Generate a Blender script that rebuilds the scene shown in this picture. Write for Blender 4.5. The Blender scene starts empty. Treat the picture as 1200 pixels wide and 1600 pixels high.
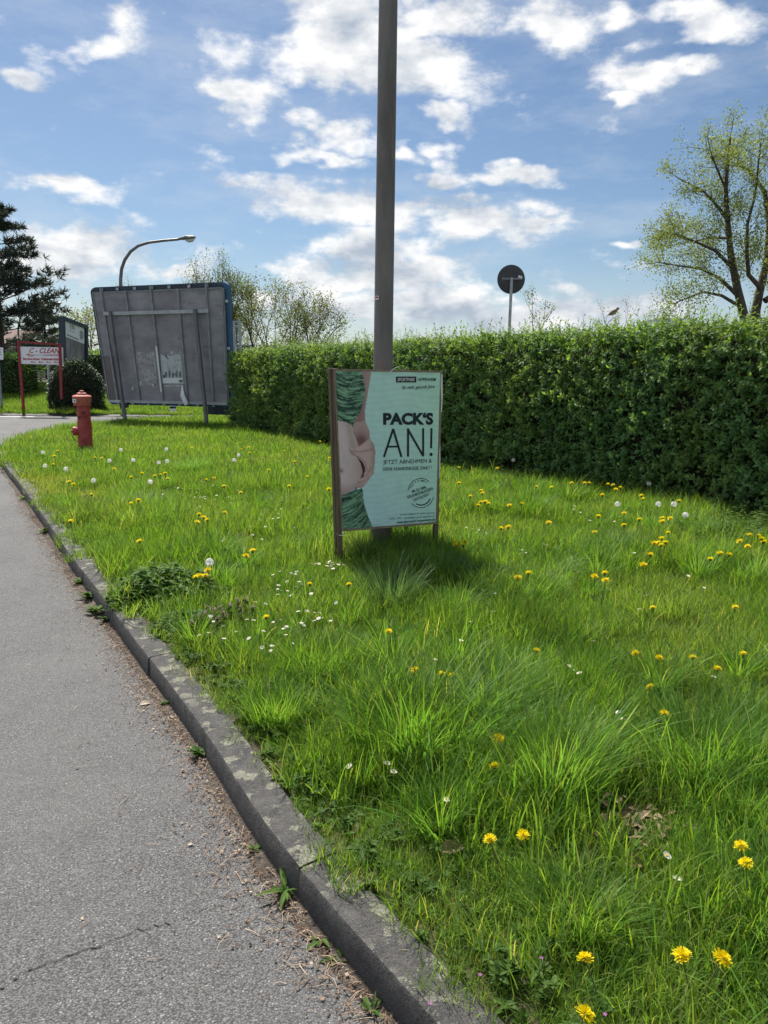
import bpy, bmesh, math, random
import numpy as np
from mathutils import Vector, Matrix, Euler, noise as mnoise

R = math.radians
rnd = random.Random(11)
scene = bpy.context.scene

# ------------------------------------------------------------------ camera
F, CAM_H = 1200.0, 1.62
PITCH, ROLL = math.atan(220 / 1200), R(0.7)
CAM_M = Matrix.Rotation(math.pi / 2 - PITCH, 3, 'X') @ Matrix.Rotation(ROLL, 3, 'Z')
cd = bpy.data.cameras.new('camera')
cd.sensor_fit = 'VERTICAL'
cd.angle_y = 2 * math.atan(800 / F)
cd.clip_start, cd.clip_end = 0.05, 3000
cam = bpy.data.objects.new('camera', cd)
scene.collection.objects.link(cam)
cam.matrix_world = Matrix.Translation((0, 0, CAM_H)) @ CAM_M.to_4x4()
scene.camera = cam

# ------------------------------------------------------------------ light, sky, exposure
SUN_EL, SUN_AZ = 52.0, -24.0           # azimuth measured from +Y towards +X
SUN_STRENGTH, SKY_STRENGTH, EXPOSURE = 4.0, 0.12, 1.0
sd = Vector((math.sin(R(SUN_AZ)) * math.cos(R(SUN_EL)), math.cos(R(SUN_AZ)) * math.cos(R(SUN_EL)), math.sin(R(SUN_EL))))
sl = bpy.data.lights.new('sun', 'SUN')
sl.energy, sl.angle, sl.color = SUN_STRENGTH, R(6.0), (1.0, 0.95, 0.87)
so = bpy.data.objects.new('sun', sl)
scene.collection.objects.link(so)
so.rotation_euler = sd.to_track_quat('Z', 'Y').to_euler()
so.location = (0, 0, 30)
vs = scene.view_settings
scene.display_settings.display_device = 'sRGB'
vs.view_transform, vs.look, vs.exposure, vs.gamma = 'Standard', 'None', EXPOSURE, 1.0
vs.use_curve_mapping = False
scene.cycles.max_bounces = 6
scene.cycles.transparent_max_bounces = 6
scene.cycles.use_denoising = True


def at_z(px, py, z=0.12):
    v = CAM_M @ Vector(((px - 600) / F, (800 - py) / F, -1))
    return v * ((z - CAM_H) / v.z) + Vector((0, 0, CAM_H))


def at_y(px, py, Y):
    v = CAM_M @ Vector(((px - 600) / F, (800 - py) / F, -1))
    return v * (Y / v.y) + Vector((0, 0, CAM_H))


def at_plane(px, py, a, b, c):
    n = (Vector(b) - Vector(a)).cross(Vector(c) - Vector(a))
    v = CAM_M @ Vector(((px - 600) / F, (800 - py) / F, -1))
    o = Vector((0, 0, CAM_H))
    return o + v * ((Vector(a) - o).dot(n) / v.dot(n))


def nd(nt, t, **kw):
    n = nt.nodes.new(t)
    for k, v in kw.items():
        setattr(n, k, v)
    return n


def put(nt, sock, v):
    if isinstance(v, bpy.types.NodeSocket):
        nt.links.new(v, sock)
    else:
        sock.default_value = v


def mth(nt, op, a, b=None, clamp=False):
    n = nd(nt, 'ShaderNodeMath', operation=op, use_clamp=clamp)
    put(nt, n.inputs[0], a)
    if b is not None:
        put(nt, n.inputs[1], b)
    return n.outputs[0]


def vmt(nt, op, a, b=None, out=0):
    n = nd(nt, 'ShaderNodeVectorMath', operation=op)
    put(nt, n.inputs[0], a)
    if b is not None:
        put(nt, n.inputs[1], b)
    return n.outputs[out]


def mapr(nt, v, a, b, c=0.0, d=1.0, smooth=False):
    n = nd(nt, 'ShaderNodeMapRange')
    n.interpolation_type = 'SMOOTHSTEP' if smooth else 'LINEAR'
    put(nt, n.inputs[0], v)
    for i, x in enumerate((a, b, c, d)):
        n.inputs[i + 1].default_value = x
    return n.outputs[0]


def mixc(nt, f, a, b, blend='MIX'):
    n = nd(nt, 'ShaderNodeMix', data_type='RGBA', blend_type=blend)
    put(nt, n.inputs[0], f)
    for s, v in ((n.inputs[6], a), (n.inputs[7], b)):
        if isinstance(v, (tuple, list)):
            v = tuple(v) + (1,) if len(v) == 3 else v
        put(nt, s, v)
    return n.outputs[2]


def noise(nt, vec, scale, detail=4, rough=0.55, out=0):
    n = nd(nt, 'ShaderNodeTexNoise')
    if vec is not None:
        put(nt, n.inputs['Vector'], vec)
    n.inputs['Scale'].default_value = scale
    n.inputs['Detail'].default_value = detail
    n.inputs['Roughness'].default_value = rough
    return n.outputs[out]


CLOUDS = [  # centre and radii in photo pixels, weight
    (520, 60, 165, 75, 1.0), (640, 110, 135, 75, 1.0), (450, 25, 100, 45, .9), (700, 30, 90, 40, .8), (390, 152, 62, 34, .9),
    (520, 195, 90, 26, .9), (510, 236, 66, 26, .85), (690, 205, 52, 20, .85), (550, 325, 200, 42, 1.0),
    (730, 345, 130, 38, .95), (850, 335, 62, 20, .8), (700, 277, 46, 20, .8), (825, 266, 66, 18, .75), (585, 418, 175, 42, 1.0),
    (175, 45, 52, 32, .8), (35, 124, 42, 28, .85), (85, 285, 130, 22, .65), (110, 400, 170, 50, .9),
    (265, 430, 90, 28, .9), (1000, 105, 78, 38, .95), (1085, 105, 42, 22, .8), (1080, 20, 112, 32, .95), (870, 30, 72, 36, .75),
    (1190, 108, 40, 28, .85), (985, 378, 24, 12, .75), (900, 480, 190, 36, .9), (640, 490, 230, 36, .85), (985, 153, 32, 12, .6), (255, 2, 90, 14, .7)]


def build_world():
    w = bpy.data.worlds.new('World')
    scene.world = w
    w.use_nodes = True
    nt = w.node_tree
    nt.nodes.clear()
    out = nd(nt, 'ShaderNodeOutputWorld')
    bg = nd(nt, 'ShaderNodeBackground')
    bg.inputs[1].default_value = SKY_STRENGTH
    nt.links.new(bg.outputs[0], out.inputs[0])
    sky = nd(nt, 'ShaderNodeTexSky', sky_type='NISHITA')
    sky.sun_disc = False
    sky.sun_elevation = R(SUN_EL)
    sky.sun_rotation = R(SUN_AZ)
    sky.altitude = 100
    sky.air_density, sky.dust_density, sky.ozone_density = 1.0, 0.6, 2.0
    d = nd(nt, 'ShaderNodeTexCoord').outputs['Generated']
    sp = nd(nt, 'ShaderNodeSeparateXYZ')
    nt.links.new(d, sp.inputs[0])
    x, y, z = sp.outputs
    ys = mth(nt, 'MAXIMUM', y, 0.03)
    cb = nd(nt, 'ShaderNodeCombineXYZ')
    put(nt, cb.inputs[0], mth(nt, 'DIVIDE', x, ys))
    put(nt, cb.inputs[1], mth(nt, 'DIVIDE', z, ys))
    # noise lives on the direction, flattened so that clouds are wider than tall
    fl = vmt(nt, 'MULTIPLY', d, (1.0, 1.0, 1.9))
    n1 = noise(nt, fl, 9.0, 8, 0.62)
    up = vmt(nt, 'ADD', fl, (0.0, -0.012, 0.045))
    n2 = noise(nt, up, 9.0, 4, 0.58)
    warp = vmt(nt, 'SCALE', vmt(nt, 'SUBTRACT', noise(nt, fl, 9.0, 3, 0.6, out=1), (0.5, 0.5, 0.5)))
    warp.node.inputs['Scale'].default_value = 0.13
    v = vmt(nt, 'ADD', cb.outputs[0], warp)
    guide = None
    for (px, py, rx, ry, wt) in CLOUDS:
        q = CAM_M @ Vector(((px - 600) / F, (800 - py) / F, -1))
        a, b = q.x / q.y, q.z / q.y
        s = vmt(nt, 'MULTIPLY', vmt(nt, 'SUBTRACT', v, (a, b, 0)), (F / rx / 1.02, F / ry / 1.02, 0))
        ln = vmt(nt, 'LENGTH', s, out=1)
        g = mth(nt, 'MULTIPLY', mth(nt, 'SUBTRACT', 1.0, ln), wt)
        guide = g if guide is None else mth(nt, 'MAXIMUM', guide, g)
    guide = mth(nt, 'MAXIMUM', guide, -0.35)
    # elsewhere in the sky the same kind of scattered cloud, from low noise
    low = mapr(nt, noise(nt, fl, 2.6, 2, 0.5), 0.42, 0.62, -0.35, 0.6)
    inside = mth(nt, 'MULTIPLY', mapr(nt, y, 0.55, 0.7, 0, 1), mapr(nt, z, 0.42, 0.5, 1, 0))
    mixg = nd(nt, 'ShaderNodeMix')
    put(nt, mixg.inputs[0], inside)
    put(nt, mixg.inputs[2], low)
    put(nt, mixg.inputs[3], guide)
    dens = mth(nt, 'ADD', mth(nt, 'MULTIPLY', mth(nt, 'SUBTRACT', n1, 0.5), 3.0), mixg.outputs[0])
    alpha = mapr(nt, dens, -0.10, 0.62, 0, 1, True)
    # thin veil near the horizon
    lit = mth(nt, 'ADD', 0.60, mth(nt, 'MULTIPLY', mth(nt, 'SUBTRACT', n1, n2), 3.6))
    thick = mapr(nt, dens, 0.35, 1.1, 0, 0.35)
    elev = mapr(nt, z, 0.03, 0.34, -0.12, 0.22)
    lit = mth(nt, 'ADD', mth(nt, 'SUBTRACT', lit, thick), elev, clamp=True)
    k = 1.0 / (SKY_STRENGTH * 2 ** EXPOSURE)
    cc = mixc(nt, lit, (0.46 * k, 0.53 * k, 0.63 * k), (1.10 * k, 1.09 * k, 1.07 * k))
    skyc = mixc(nt, 1.0, sky.outputs[0], SKY_TINT, 'MULTIPLY')
    wisp = noise(nt, vmt(nt, 'MULTIPLY', d, (1.0, 1.0, 3.2)), 4.2, 7, 0.66)
    low_veil = mapr(nt, z, 0.0, 0.16, 0.38, 0.0, True)
    veil = mth(nt, 'MAXIMUM', mapr(nt, wisp, 0.46, 0.78, 0, 0.42), low_veil)
    skyc = mixc(nt, veil, skyc, (0.78 * k, 0.83 * k, 0.88 * k))
    put(nt, bg.inputs[0], mixc(nt, mth(nt, 'MULTIPLY', alpha, 0.97), skyc, cc))


SKY_TINT = (0.325, 0.357, 0.383)
build_world()

# ------------------------------------------------------------------ helpers for objects
COL = scene.collection
ORG = {}


def link(o, parent=None):
    COL.objects.link(o)
    if parent is not None:
        o.parent = parent
    return o


def tag(o, label=None, cat=None, group=None, kind=None):
    for k, v in (('label', label), ('category', cat), ('group', group), ('kind', kind)):
        if v:
            o[k] = v
    return o


def thing(name, base, label, cat, group=None):
    o = bpy.data.objects.new(name, None)
    o.location = base
    o.empty_display_size = 0.1
    link(o)
    ORG[o.name] = Vector(base)
    return tag(o, label, cat, group)


class MB:
    """collects faces in world space; build() makes one mesh object relative to its thing's base"""
    def __init__(self):
        self.v, self.f, self.c = [], [], []

    def face(self, pts, col=None):
        i = len(self.v)
        self.v += [Vector(p) for p in pts]
        self.f.append(tuple(range(i, i + len(pts))))
        self.c.append(col)

    def grid(self, vs, fs, col=None):
        i = len(self.v)
        self.v += [Vector(p) for p in vs]
        for f in fs:
            self.f.append(tuple(i + k for k in f))
            self.c.append(col)

    def box(self, c, sx, sy, sz, rot=None, bevel=0.0):
        m = rot or Matrix.Identity(3)
        c = Vector(c)
        hx, hy, hz = sx / 2, sy / 2, sz / 2
        if bevel <= 0:
            P = [c + m @ Vector((a * hx, b * hy, d * hz)) for a in (-1, 1) for b in (-1, 1) for d in (-1, 1)]
            self.grid(P, [(0, 1, 3, 2), (4, 6, 7, 5), (0, 4, 5, 1), (2, 3, 7, 6), (0, 2, 6, 4), (1, 5, 7, 3)])
            return
        bm = bmesh.new()
        bmesh.ops.create_cube(bm, size=1)
        for v in bm.verts:
            v.co = Vector((v.co.x * sx, v.co.y * sy, v.co.z * sz))
        bmesh.ops.bevel(bm, geom=bm.edges[:], offset=bevel, segments=2, affect='EDGES', profile=0.6)
        bm.verts.index_update()
        self.grid([c + m @ v.co for v in bm.verts], [[v.index for v in f.verts] for f in bm.faces])
        bm.free()

    def bar(self, a, b, w, h=None, up=(0, 0, 1)):
        """square bar from a to b"""
        a, b = Vector(a), Vector(b)
        h = h or w
        d = (b - a).normalized()
        s = d.cross(Vector(up))
        if s.length < 1e-4:
            s = d.cross(Vector((0, 1, 0)))
        s.normalize()
        t = s.cross(d)
        P = []
        for p in (a, b):
            for (i, j) in ((-1, -1), (1, -1), (1, 1), (-1, 1)):
                P.append(p + s * (i * w / 2) + t * (j * h / 2))
        self.grid(P, [(3, 2, 1, 0), (4, 5, 6, 7), (0, 1, 5, 4), (1, 2, 6, 5), (2, 3, 7, 6), (3, 0, 4, 7)])

    def tube(self, pts, rads, n=8, cap=True):
        pts = [Vector(p) for p in pts]
        if isinstance(rads, (int, float)):
            rads = [rads] * len(pts)
        P, fs = [], []
        side = None
        for i, p in enumerate(pts):
            d = (pts[min(i + 1, len(pts) - 1)] - pts[max(i - 1, 0)])
            if d.length < 1e-9:
                d = Vector((0, 0, 1))
            d.normalize()
            if side is None:
                side = d.orthogonal().normalized()
            else:
                side = (side - d * side.dot(d))
                side = side.normalized() if side.length > 1e-6 else d.orthogonal().normalized()
            t = d.cross(side)
            for k in range(n):
                a = 2 * math.pi * k / n
                P.append(p + (side * math.cos(a) + t * math.sin(a)) * rads[i])
        for i in range(len(pts) - 1):
            for k in range(n):
                fs.append((i * n + k, i * n + (k + 1) % n, (i + 1) * n + (k + 1) % n, (i + 1) * n + k))
        if cap:
            fs.append(tuple(range(n))[::-1])
            fs.append(tuple(range((len(pts) - 1) * n, len(pts) * n)))
        self.grid(P, fs)

    def lathe(self, base, prof, n=24, axis=(0, 0, 1)):
        """prof: (radius, height along axis)"""
        ax = Vector(axis).normalized()
        self_p = [Vector(base) + ax * h for r, h in prof]
        s = ax.orthogonal().normalized()
        t = ax.cross(s)
        P, fs = [], []
        for (r, h), p in zip(prof, self_p):
            for k in range(n):
                a = 2 * math.pi * k / n
                P.append(p + (s * math.cos(a) + t * math.sin(a)) * max(r, 1e-4))
        for i in range(len(prof) - 1):
            for k in range(n):
                fs.append((i * n + k, i * n + (k + 1) % n, (i + 1) * n + (k + 1) % n, (i + 1) * n + k))
        fs.append(tuple(range(n))[::-1])
        fs.append(tuple(range((len(prof) - 1) * n, len(prof) * n)))
        self.grid(P, fs)

    def mesh(self, name, mat, org=(0, 0, 0), smooth=False):
        me = bpy.data.meshes.new(name)
        o = Vector(org)
        me.from_pydata([tuple(p - o) for p in self.v], [], self.f)
        if any(c is not None for c in self.c):
            ca = me.color_attributes.new('Col', 'FLOAT_COLOR', 'CORNER')
            buf = []
            for f, c in zip(self.f, self.c):
                c = c or (1, 1, 1)
                buf += [c[0], c[1], c[2], 1.0] * len(f)
            ca.data.foreach_set('color', buf)
        if mat is not None:
            me.materials.append(mat)
        if smooth:
            me.polygons.foreach_set('use_smooth', [True] * len(me.polygons))
            if smooth != 'full':
                try:
                    me.set_sharp_from_angle(angle=R(38))
                except Exception:
                    pass
        me.update()
        return me

    def build(self, name, mat, parent=None, smooth=False, base=None):
        org = ORG[parent.name] if parent is not None else Vector(base or (0, 0, 0))
        o = bpy.data.objects.new(name, self.mesh(name, mat, org, smooth))
        link(o, parent)
        if parent is None:
            o.location = org
        ORG[o.name] = org
        return o


# ------------------------------------------------------------------ materials
def new_mat(name):
    m = bpy.data.materials.new(name)
    m.use_nodes = True
    nt = m.node_tree
    return m, nt, nt.nodes['Principled BSDF']


def coord(nt, world=True):
    if world:
        return nd(nt, 'ShaderNodeNewGeometry').outputs['Position']
    return nd(nt, 'ShaderNodeTexCoord').outputs['Object']


def bump(nt, bs, h, strength, dist):
    b = nd(nt, 'ShaderNodeBump')
    b.inputs['Strength'].default_value = strength
    b.inputs['Distance'].default_value = dist
    put(nt, b.inputs['Height'], h)
    nt.links.new(b.outputs[0], bs.inputs['Normal'])


def surf(name, c1, c2=None, scale=8.0, rough=0.7, metal=0.0, bmp=0.0, bscale=None, stretch=(1, 1, 1), lo=0.35, hi=0.65, spec=0.4, extra=None):
    m, nt, bs = new_mat(name)
    p = vmt(nt, 'MULTIPLY', coord(nt), stretch)
    n = noise(nt, p, scale, 5, 0.6)
    col = mixc(nt, mapr(nt, n, lo, hi), c1, c2 or c1)
    if extra:  # (colour, scale, lo, hi): patches of wear
        e = noise(nt, p, extra[1], 6, 0.65)
        col = mixc(nt, mapr(nt, e, extra[2], extra[3]), col, extra[0])
    put(nt, bs.inputs['Base Color'], col)
    bs.inputs['Roughness'].default_value = rough
    bs.inputs['Metallic'].default_value = metal
    bs.inputs['Specular IOR Level'].default_value = spec
    if bmp:
        bump(nt, bs, noise(nt, p, bscale or scale * 4, 4, 0.6), bmp, 0.01)
    return m


def leafy(name, col_a, col_b, transl=0.45, tcol=None, rough=0.5, spec=0.35, use_attr=True, wscale=0.8, patch=None):
    """leaf or blade: per-leaf colour attribute, per-instance random, light passing through"""
    m, nt, bs = new_mat(name)
    oi = nd(nt, 'ShaderNodeObjectInfo').outputs['Random']
    c = mixc(nt, oi, col_a, col_b)
    if patch:
        n = noise(nt, coord(nt), wscale, 3, 0.6)
        c = mixc(nt, mapr(nt, n, 0.45, 0.68), c, patch)
    if use_attr:
        at = nd(nt, 'ShaderNodeAttribute', attribute_name='Col')
        c = mixc(nt, 1.0, c, at.outputs['Color'], 'MULTIPLY')
    put(nt, bs.inputs['Base Color'], c)
    bs.inputs['Roughness'].default_value = rough
    bs.inputs['Specular IOR Level'].default_value = spec
    tr = nd(nt, 'ShaderNodeBsdfTranslucent')
    put(nt, tr.inputs[0], mixc(nt, 1.0, c, tcol or (1.5, 1.35, 0.6), 'MULTIPLY'))
    mx = nd(nt, 'ShaderNodeMixShader')
    mx.inputs[0].default_value = transl
    nt.links.new(bs.outputs[0], mx.inputs[1])
    nt.links.new(tr.outputs[0], mx.inputs[2])
    nt.links.new(mx.outputs[0], nt.nodes['Material Output'].inputs[0])
    return m


def attr_mat(name, rough=0.6, spec=0.3, bmp=0.0):
    m, nt, bs = new_mat(name)
    at = nd(nt, 'ShaderNodeAttribute', attribute_name='Col')
    put(nt, bs.inputs['Base Color'], at.outputs['Color'])
    bs.inputs['Roughness'].default_value = rough
    bs.inputs['Specular IOR Level'].default_value = spec
    if bmp:
        bump(nt, bs, noise(nt, coord(nt), 14, 3, 0.5), bmp, 0.01)
    return m


def asphalt_mat():
    m, nt, bs = new_mat('asphalt')
    p = coord(nt)
    vo = nd(nt, 'ShaderNodeTexVoronoi')
    put(nt, vo.inputs['Vector'], p)
    vo.inputs['Scale'].default_value = 175
    vo2 = nd(nt, 'ShaderNodeTexVoronoi')
    put(nt, vo2.inputs['Vector'], p)
    vo2.inputs['Scale'].default_value = 420
    chip = nd(nt, 'ShaderNodeSeparateXYZ')
    nt.links.new(vo.outputs['Color'], chip.inputs[0])
    base = mixc(nt, chip.outputs[0], (0.085, 0.085, 0.088), (0.20, 0.197, 0.195))
    base = mixc(nt, mapr(nt, chip.outputs[1], 0.955, 0.97), base, (0.33, 0.325, 0.31))
    base = mixc(nt, mapr(nt, vo.outputs['Distance'], 0.38, 0.75), base, (0.045, 0.045, 0.047))
    big = noise(nt, p, 0.9, 4, 0.6)
    base = mixc(nt, mapr(nt, big, 0.35, 0.7, 0, 0.45), base, (0.17, 0.168, 0.165))
    mid = noise(nt, p, 6, 4, 0.65)
    base = mixc(nt, mapr(nt, mid, 0.52, 0.75, 0, 0.4), base, (0.075, 0.074, 0.074))
    put(nt, bs.inputs['Base Color'], base)
    bs.inputs['Roughness'].default_value = 0.82
    bs.inputs['Specular IOR Level'].default_value = 0.35
    h = mth(nt, 'ADD', mth(nt, 'MULTIPLY', vo.outputs['Distance'], -1.0), mth(nt, 'MULTIPLY', vo2.outputs['Distance'], -0.35))
    h = mth(nt, 'ADD', h, mth(nt, 'MULTIPLY', chip.outputs[2], 0.5))
    bump(nt, bs, h, 0.8, 0.004)
    return m


def kerb_mat():
    m, nt, bs = new_mat('kerb_concrete')
    p = coord(nt)
    n = noise(nt, p, 14, 5, 0.65)
    c = mixc(nt, mapr(nt, n, 0.35, 0.7), (0.060, 0.058, 0.059), (0.110, 0.105, 0.102))
    g = nd(nt, 'ShaderNodeNewGeometry')
    sp = nd(nt, 'ShaderNodeSeparateXYZ')
    nt.links.new(g.outputs['True Normal'], sp.inputs[0])
    upm = mapr(nt, sp.outputs[2], 0.75, 0.95)
    wv = vmt(nt, 'ADD', p, vmt(nt, 'SCALE', noise(nt, p, 26, 4, 0.6, out=1)))
    wv.node.inputs[1].links[0].from_node.inputs['Scale'].default_value = 0.05
    vo = nd(nt, 'ShaderNodeTexVoronoi')
    put(nt, vo.inputs['Vector'], wv)
    vo.inputs['Scale'].default_value = 10.5
    spots = mapr(nt, vo.outputs['Distance'], 0.27, 0.32, 1, 0)
    patches = mapr(nt, noise(nt, p, 8.5, 6, 0.68), 0.535, 0.565)
    keep = mapr(nt, noise(nt, p, 2.3, 2, 0.5), 0.43, 0.50)
    li = mth(nt, 'MULTIPLY', mth(nt, 'MAXIMUM', mth(nt, 'MULTIPLY', spots, keep), patches), upm)
    grain = mapr(nt, noise(nt, p, 120, 3, 0.7), 0.3, 0.62)
    lc = mixc(nt, grain, (0.12, 0.122, 0.09), (0.33, 0.33, 0.26))
    c = mixc(nt, mth(nt, 'MULTIPLY', li, 0.9), c, lc)
    c = mixc(nt, mth(nt, 'MULTIPLY', upm, mapr(nt, noise(nt, p, 34, 5, 0.68), 0.50, 0.68, 0.0, 0.55)), c, (0.15, 0.145, 0.13))
    sand = noise(nt, p, 260, 2, 0.7)
    c = mixc(nt, mapr(nt, sand, 0.56, 0.70, 0, 0.75), c, (0.20, 0.195, 0.185))
    c = mixc(nt, mapr(nt, sand, 0.44, 0.32, 0, 0.8), c, (0.025, 0.024, 0.024))
    put(nt, bs.inputs['Base Color'], c)
    bs.inputs['Roughness'].default_value = 0.9
    bs.inputs['Specular IOR Level'].default_value = 0.25
    bump(nt, bs, mth(nt, 'ADD', mth(nt, 'ADD', noise(nt, p, 90, 5, 0.75), noise(nt, p, 18, 3, 0.6)), mth(nt, 'MULTIPLY', li, 0.4)), 0.85, 0.010)
    return m


M = {}
M['asphalt'] = asphalt_mat()
M['kerb'] = kerb_mat()
M['crack'] = surf('crack_dark', (0.012, 0.012, 0.012), rough=0.95)
M['paint'] = surf('road_paint', (0.62, 0.62, 0.60), (0.4, 0.4, 0.39), 6, 0.7)
M['soil'] = surf('soil', (0.075, 0.055, 0.035), (0.12, 0.095, 0.06), 14, 0.95, bmp=0.6, bscale=60, extra=((0.05, 0.075, 0.022), 4, 0.4, 0.6))
M['far_ground'] = surf('far_ground', (0.06, 0.10, 0.03), (0.10, 0.12, 0.05), 0.3, 0.95)
M['grass'] = leafy('grass_blade', (0.092, 0.193, 0.028), (0.128, 0.232, 0.036), 0.5, (1.72, 1.58, 0.62), 0.58, 0.13, patch=(0.150, 0.235, 0.050))
M['tuft'] = leafy('tuft_blade', (0.102, 0.215, 0.036), (0.130, 0.245, 0.044), 0.5, (1.6, 1.55, 0.7), 0.5, 0.22)
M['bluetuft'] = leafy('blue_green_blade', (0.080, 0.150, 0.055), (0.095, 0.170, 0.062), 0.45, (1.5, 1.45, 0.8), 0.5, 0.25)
M['weed'] = leafy('weed_leaf', (0.065, 0.135, 0.028), (0.10, 0.175, 0.034), 0.42, (1.6, 1.5, 0.55), 0.6, 0.18)
M['hedge'] = leafy('hedge_leaf', (0.100, 0.208, 0.092), (0.130, 0.242, 0.098), 0.42, (1.75, 1.62, 0.42), 0.55, 0.22, wscale=0.8, patch=(0.145, 0.24, 0.080))
M['yew'] = leafy('dark_shrub_leaf', (0.032, 0.060, 0.034), (0.048, 0.080, 0.042), 0.15, None, 0.5, 0.35)
M['pine'] = leafy('pine_needle', (0.055, 0.072, 0.058), (0.075, 0.092, 0.072), 0.15, (1.3, 1.3, 0.8), 0.55, 0.3)
M['spring'] = leafy('spring_leaf', (0.15, 0.185, 0.045), (0.20, 0.23, 0.06), 0.5, (1.3, 1.25, 0.7), 0.5, 0.3)
M['bark'] = surf('bark', (0.055, 0.045, 0.037), (0.11, 0.095, 0.08), 9, 0.95, bmp=0.5, bscale=30)
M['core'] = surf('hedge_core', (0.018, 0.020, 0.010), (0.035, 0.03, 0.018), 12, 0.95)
M['twig'] = surf('twig', (0.07, 0.05, 0.035), (0.12, 0.09, 0.06), 20, 0.9)
M['steel'] = surf('pole_steel', (0.125, 0.112, 0.104), (0.205, 0.192, 0.184), 2.2, 0.6, 0.15, bmp=0.15, bscale=40, stretch=(3, 3, 0.7), extra=((0.24, 0.165, 0.125), 5, 0.56, 0.75))
M['galv'] = surf('galvanised', (0.33, 0.35, 0.38), (0.46, 0.48, 0.50), 5, 0.5, 0.15)
M['galvdark'] = surf('galvanised_dull', (0.20, 0.215, 0.24), (0.30, 0.315, 0.34), 5, 0.6, 0.15)
M['wood'] = surf('weathered_wood', (0.11, 0.075, 0.052), (0.20, 0.15, 0.11), 6, 0.85, bmp=0.5, bscale=40, stretch=(6, 6, 0.6))
M['ply'] = surf('plywood_edge', (0.22, 0.165, 0.11), (0.31, 0.25, 0.18), 20, 0.85)
M['darkink'] = surf('print_ink', (0.012, 0.022, 0.030), rough=0.6)
M['whiteink'] = surf('print_white', (0.78, 0.78, 0.76), rough=0.6)
M['redink'] = surf('print_red', (0.42, 0.015, 0.03), rough=0.55)
M['print'] = attr_mat('poster_print', 0.55, 0.35, 0.25)
M['plastic'] = surf('white_plastic', (0.75, 0.75, 0.72), rough=0.45)
M['hydrant'] = surf('hydrant_red', (0.33, 0.040, 0.045), (0.42, 0.075, 0.075), 9, 0.6, bmp=0.15, bscale=70, extra=((0.20, 0.055, 0.04), 22, 0.60, 0.68))
M['hydrant_cap'] = surf('hydrant_cap_faded', (0.40, 0.085, 0.065), (0.48, 0.14, 0.10), 12, 0.65, bmp=0.15, bscale=70)
M['rust'] = surf('rust', (0.11, 0.045, 0.03), (0.22, 0.10, 0.05), 25, 0.9)
M['bboard'] = surf('board_back', (0.215, 0.208, 0.235), (0.33, 0.32, 0.35), 1.1, 0.85, bmp=0.2, bscale=12, stretch=(1, 1, 2.2), extra=((0.17, 0.15, 0.155), 3.2, 0.55, 0.75))
M['bblue'] = surf('blue_frame', (0.026, 0.085, 0.19), (0.04, 0.11, 0.22), 3, 0.5)
M['bdark'] = surf('navy_trim', (0.022, 0.034, 0.055), (0.034, 0.05, 0.072), 3, 0.5)
M['postdark'] = surf('post_dark', (0.12, 0.125, 0.14), (0.19, 0.195, 0.21), 4, 0.6, 0.15)
M['redpaint'] = surf('red_paint', (0.22, 0.022, 0.030), (0.28, 0.04, 0.045), 8, 0.6)
M['signwhite'] = surf('sign_white', (0.70, 0.72, 0.76), (0.78, 0.79, 0.81), 2, 0.5)
M['signgrey'] = surf('sign_back_grey', (0.050, 0.053, 0.060), (0.075, 0.078, 0.085), 6, 0.6, 0.2)
M['concrete'] = surf('stained_panel', (0.17, 0.155, 0.16), (0.32, 0.30, 0.31), 3.5, 0.85, stretch=(1, 1, 0.4))
M['lampgrey'] = surf('lamp_grey', (0.13, 0.125, 0.12), (0.18, 0.175, 0.165), 5, 0.5, 0.3)
M['lampglass'] = surf('lamp_glass', (0.55, 0.56, 0.55), rough=0.2)
M['yellow'] = leafy('dandelion_yellow', (0.86, 0.71, 0.006), (0.88, 0.76, 0.010), 0.4, (1.05, 1.12, 0.5), 0.6, 0.2)
M['daisy'] = leafy('daisy_white', (0.78, 0.78, 0.76), (0.82, 0.82, 0.80), 0.3, (1, 1, 1), 0.6, 0.2, use_attr=False)
M['daisyeye'] = surf('daisy_eye', (0.75, 0.45, 0.02), rough=0.7)
M['fluff'] = leafy('seed_fluff', (0.86, 0.86, 0.84), (0.90, 0.90, 0.88), 0.5, (1, 1, 1), 0.8, 0.1, use_attr=False)
M['stem'] = leafy('flower_stem', (0.11, 0.17, 0.05), (0.15, 0.17, 0.07), 0.3, (1.3, 1.2, 0.6), 0.5, 0.3, use_attr=False)
M['purple'] = leafy('deadnettle_purple', (0.30, 0.11, 0.27), (0.38, 0.16, 0.34), 0.35, (1.2, 0.9, 1.2), 0.6, 0.2, use_attr=False)
M['dryleaf'] = surf('dry_leaf', (0.20, 0.13, 0.08), (0.33, 0.24, 0.16), 30, 0.85)
M['paleleaf'] = surf('pale_dry_leaf', (0.42, 0.35, 0.26), (0.52, 0.46, 0.36), 40, 0.8)
M['litter'] = attr_mat('litter_brown', 0.9, 0.15)
M['houses'] = surf('house_wall', (0.42, 0.36, 0.29), (0.48, 0.42, 0.34), 2, 0.9)
M['rooftile'] = surf('roof_tile', (0.10, 0.055, 0.045), (0.14, 0.08, 0.06), 6, 0.85)
M['window'] = surf('window_glass', (0.03, 0.035, 0.04), rough=0.12, spec=0.6)
M['bluewall'] = surf('pale_blue_cladding', (0.62, 0.72, 0.80), (0.66, 0.75, 0.82), 1, 0.7)
M['bird'] = attr_mat('bird_plumage', 0.85, 0.1)


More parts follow.
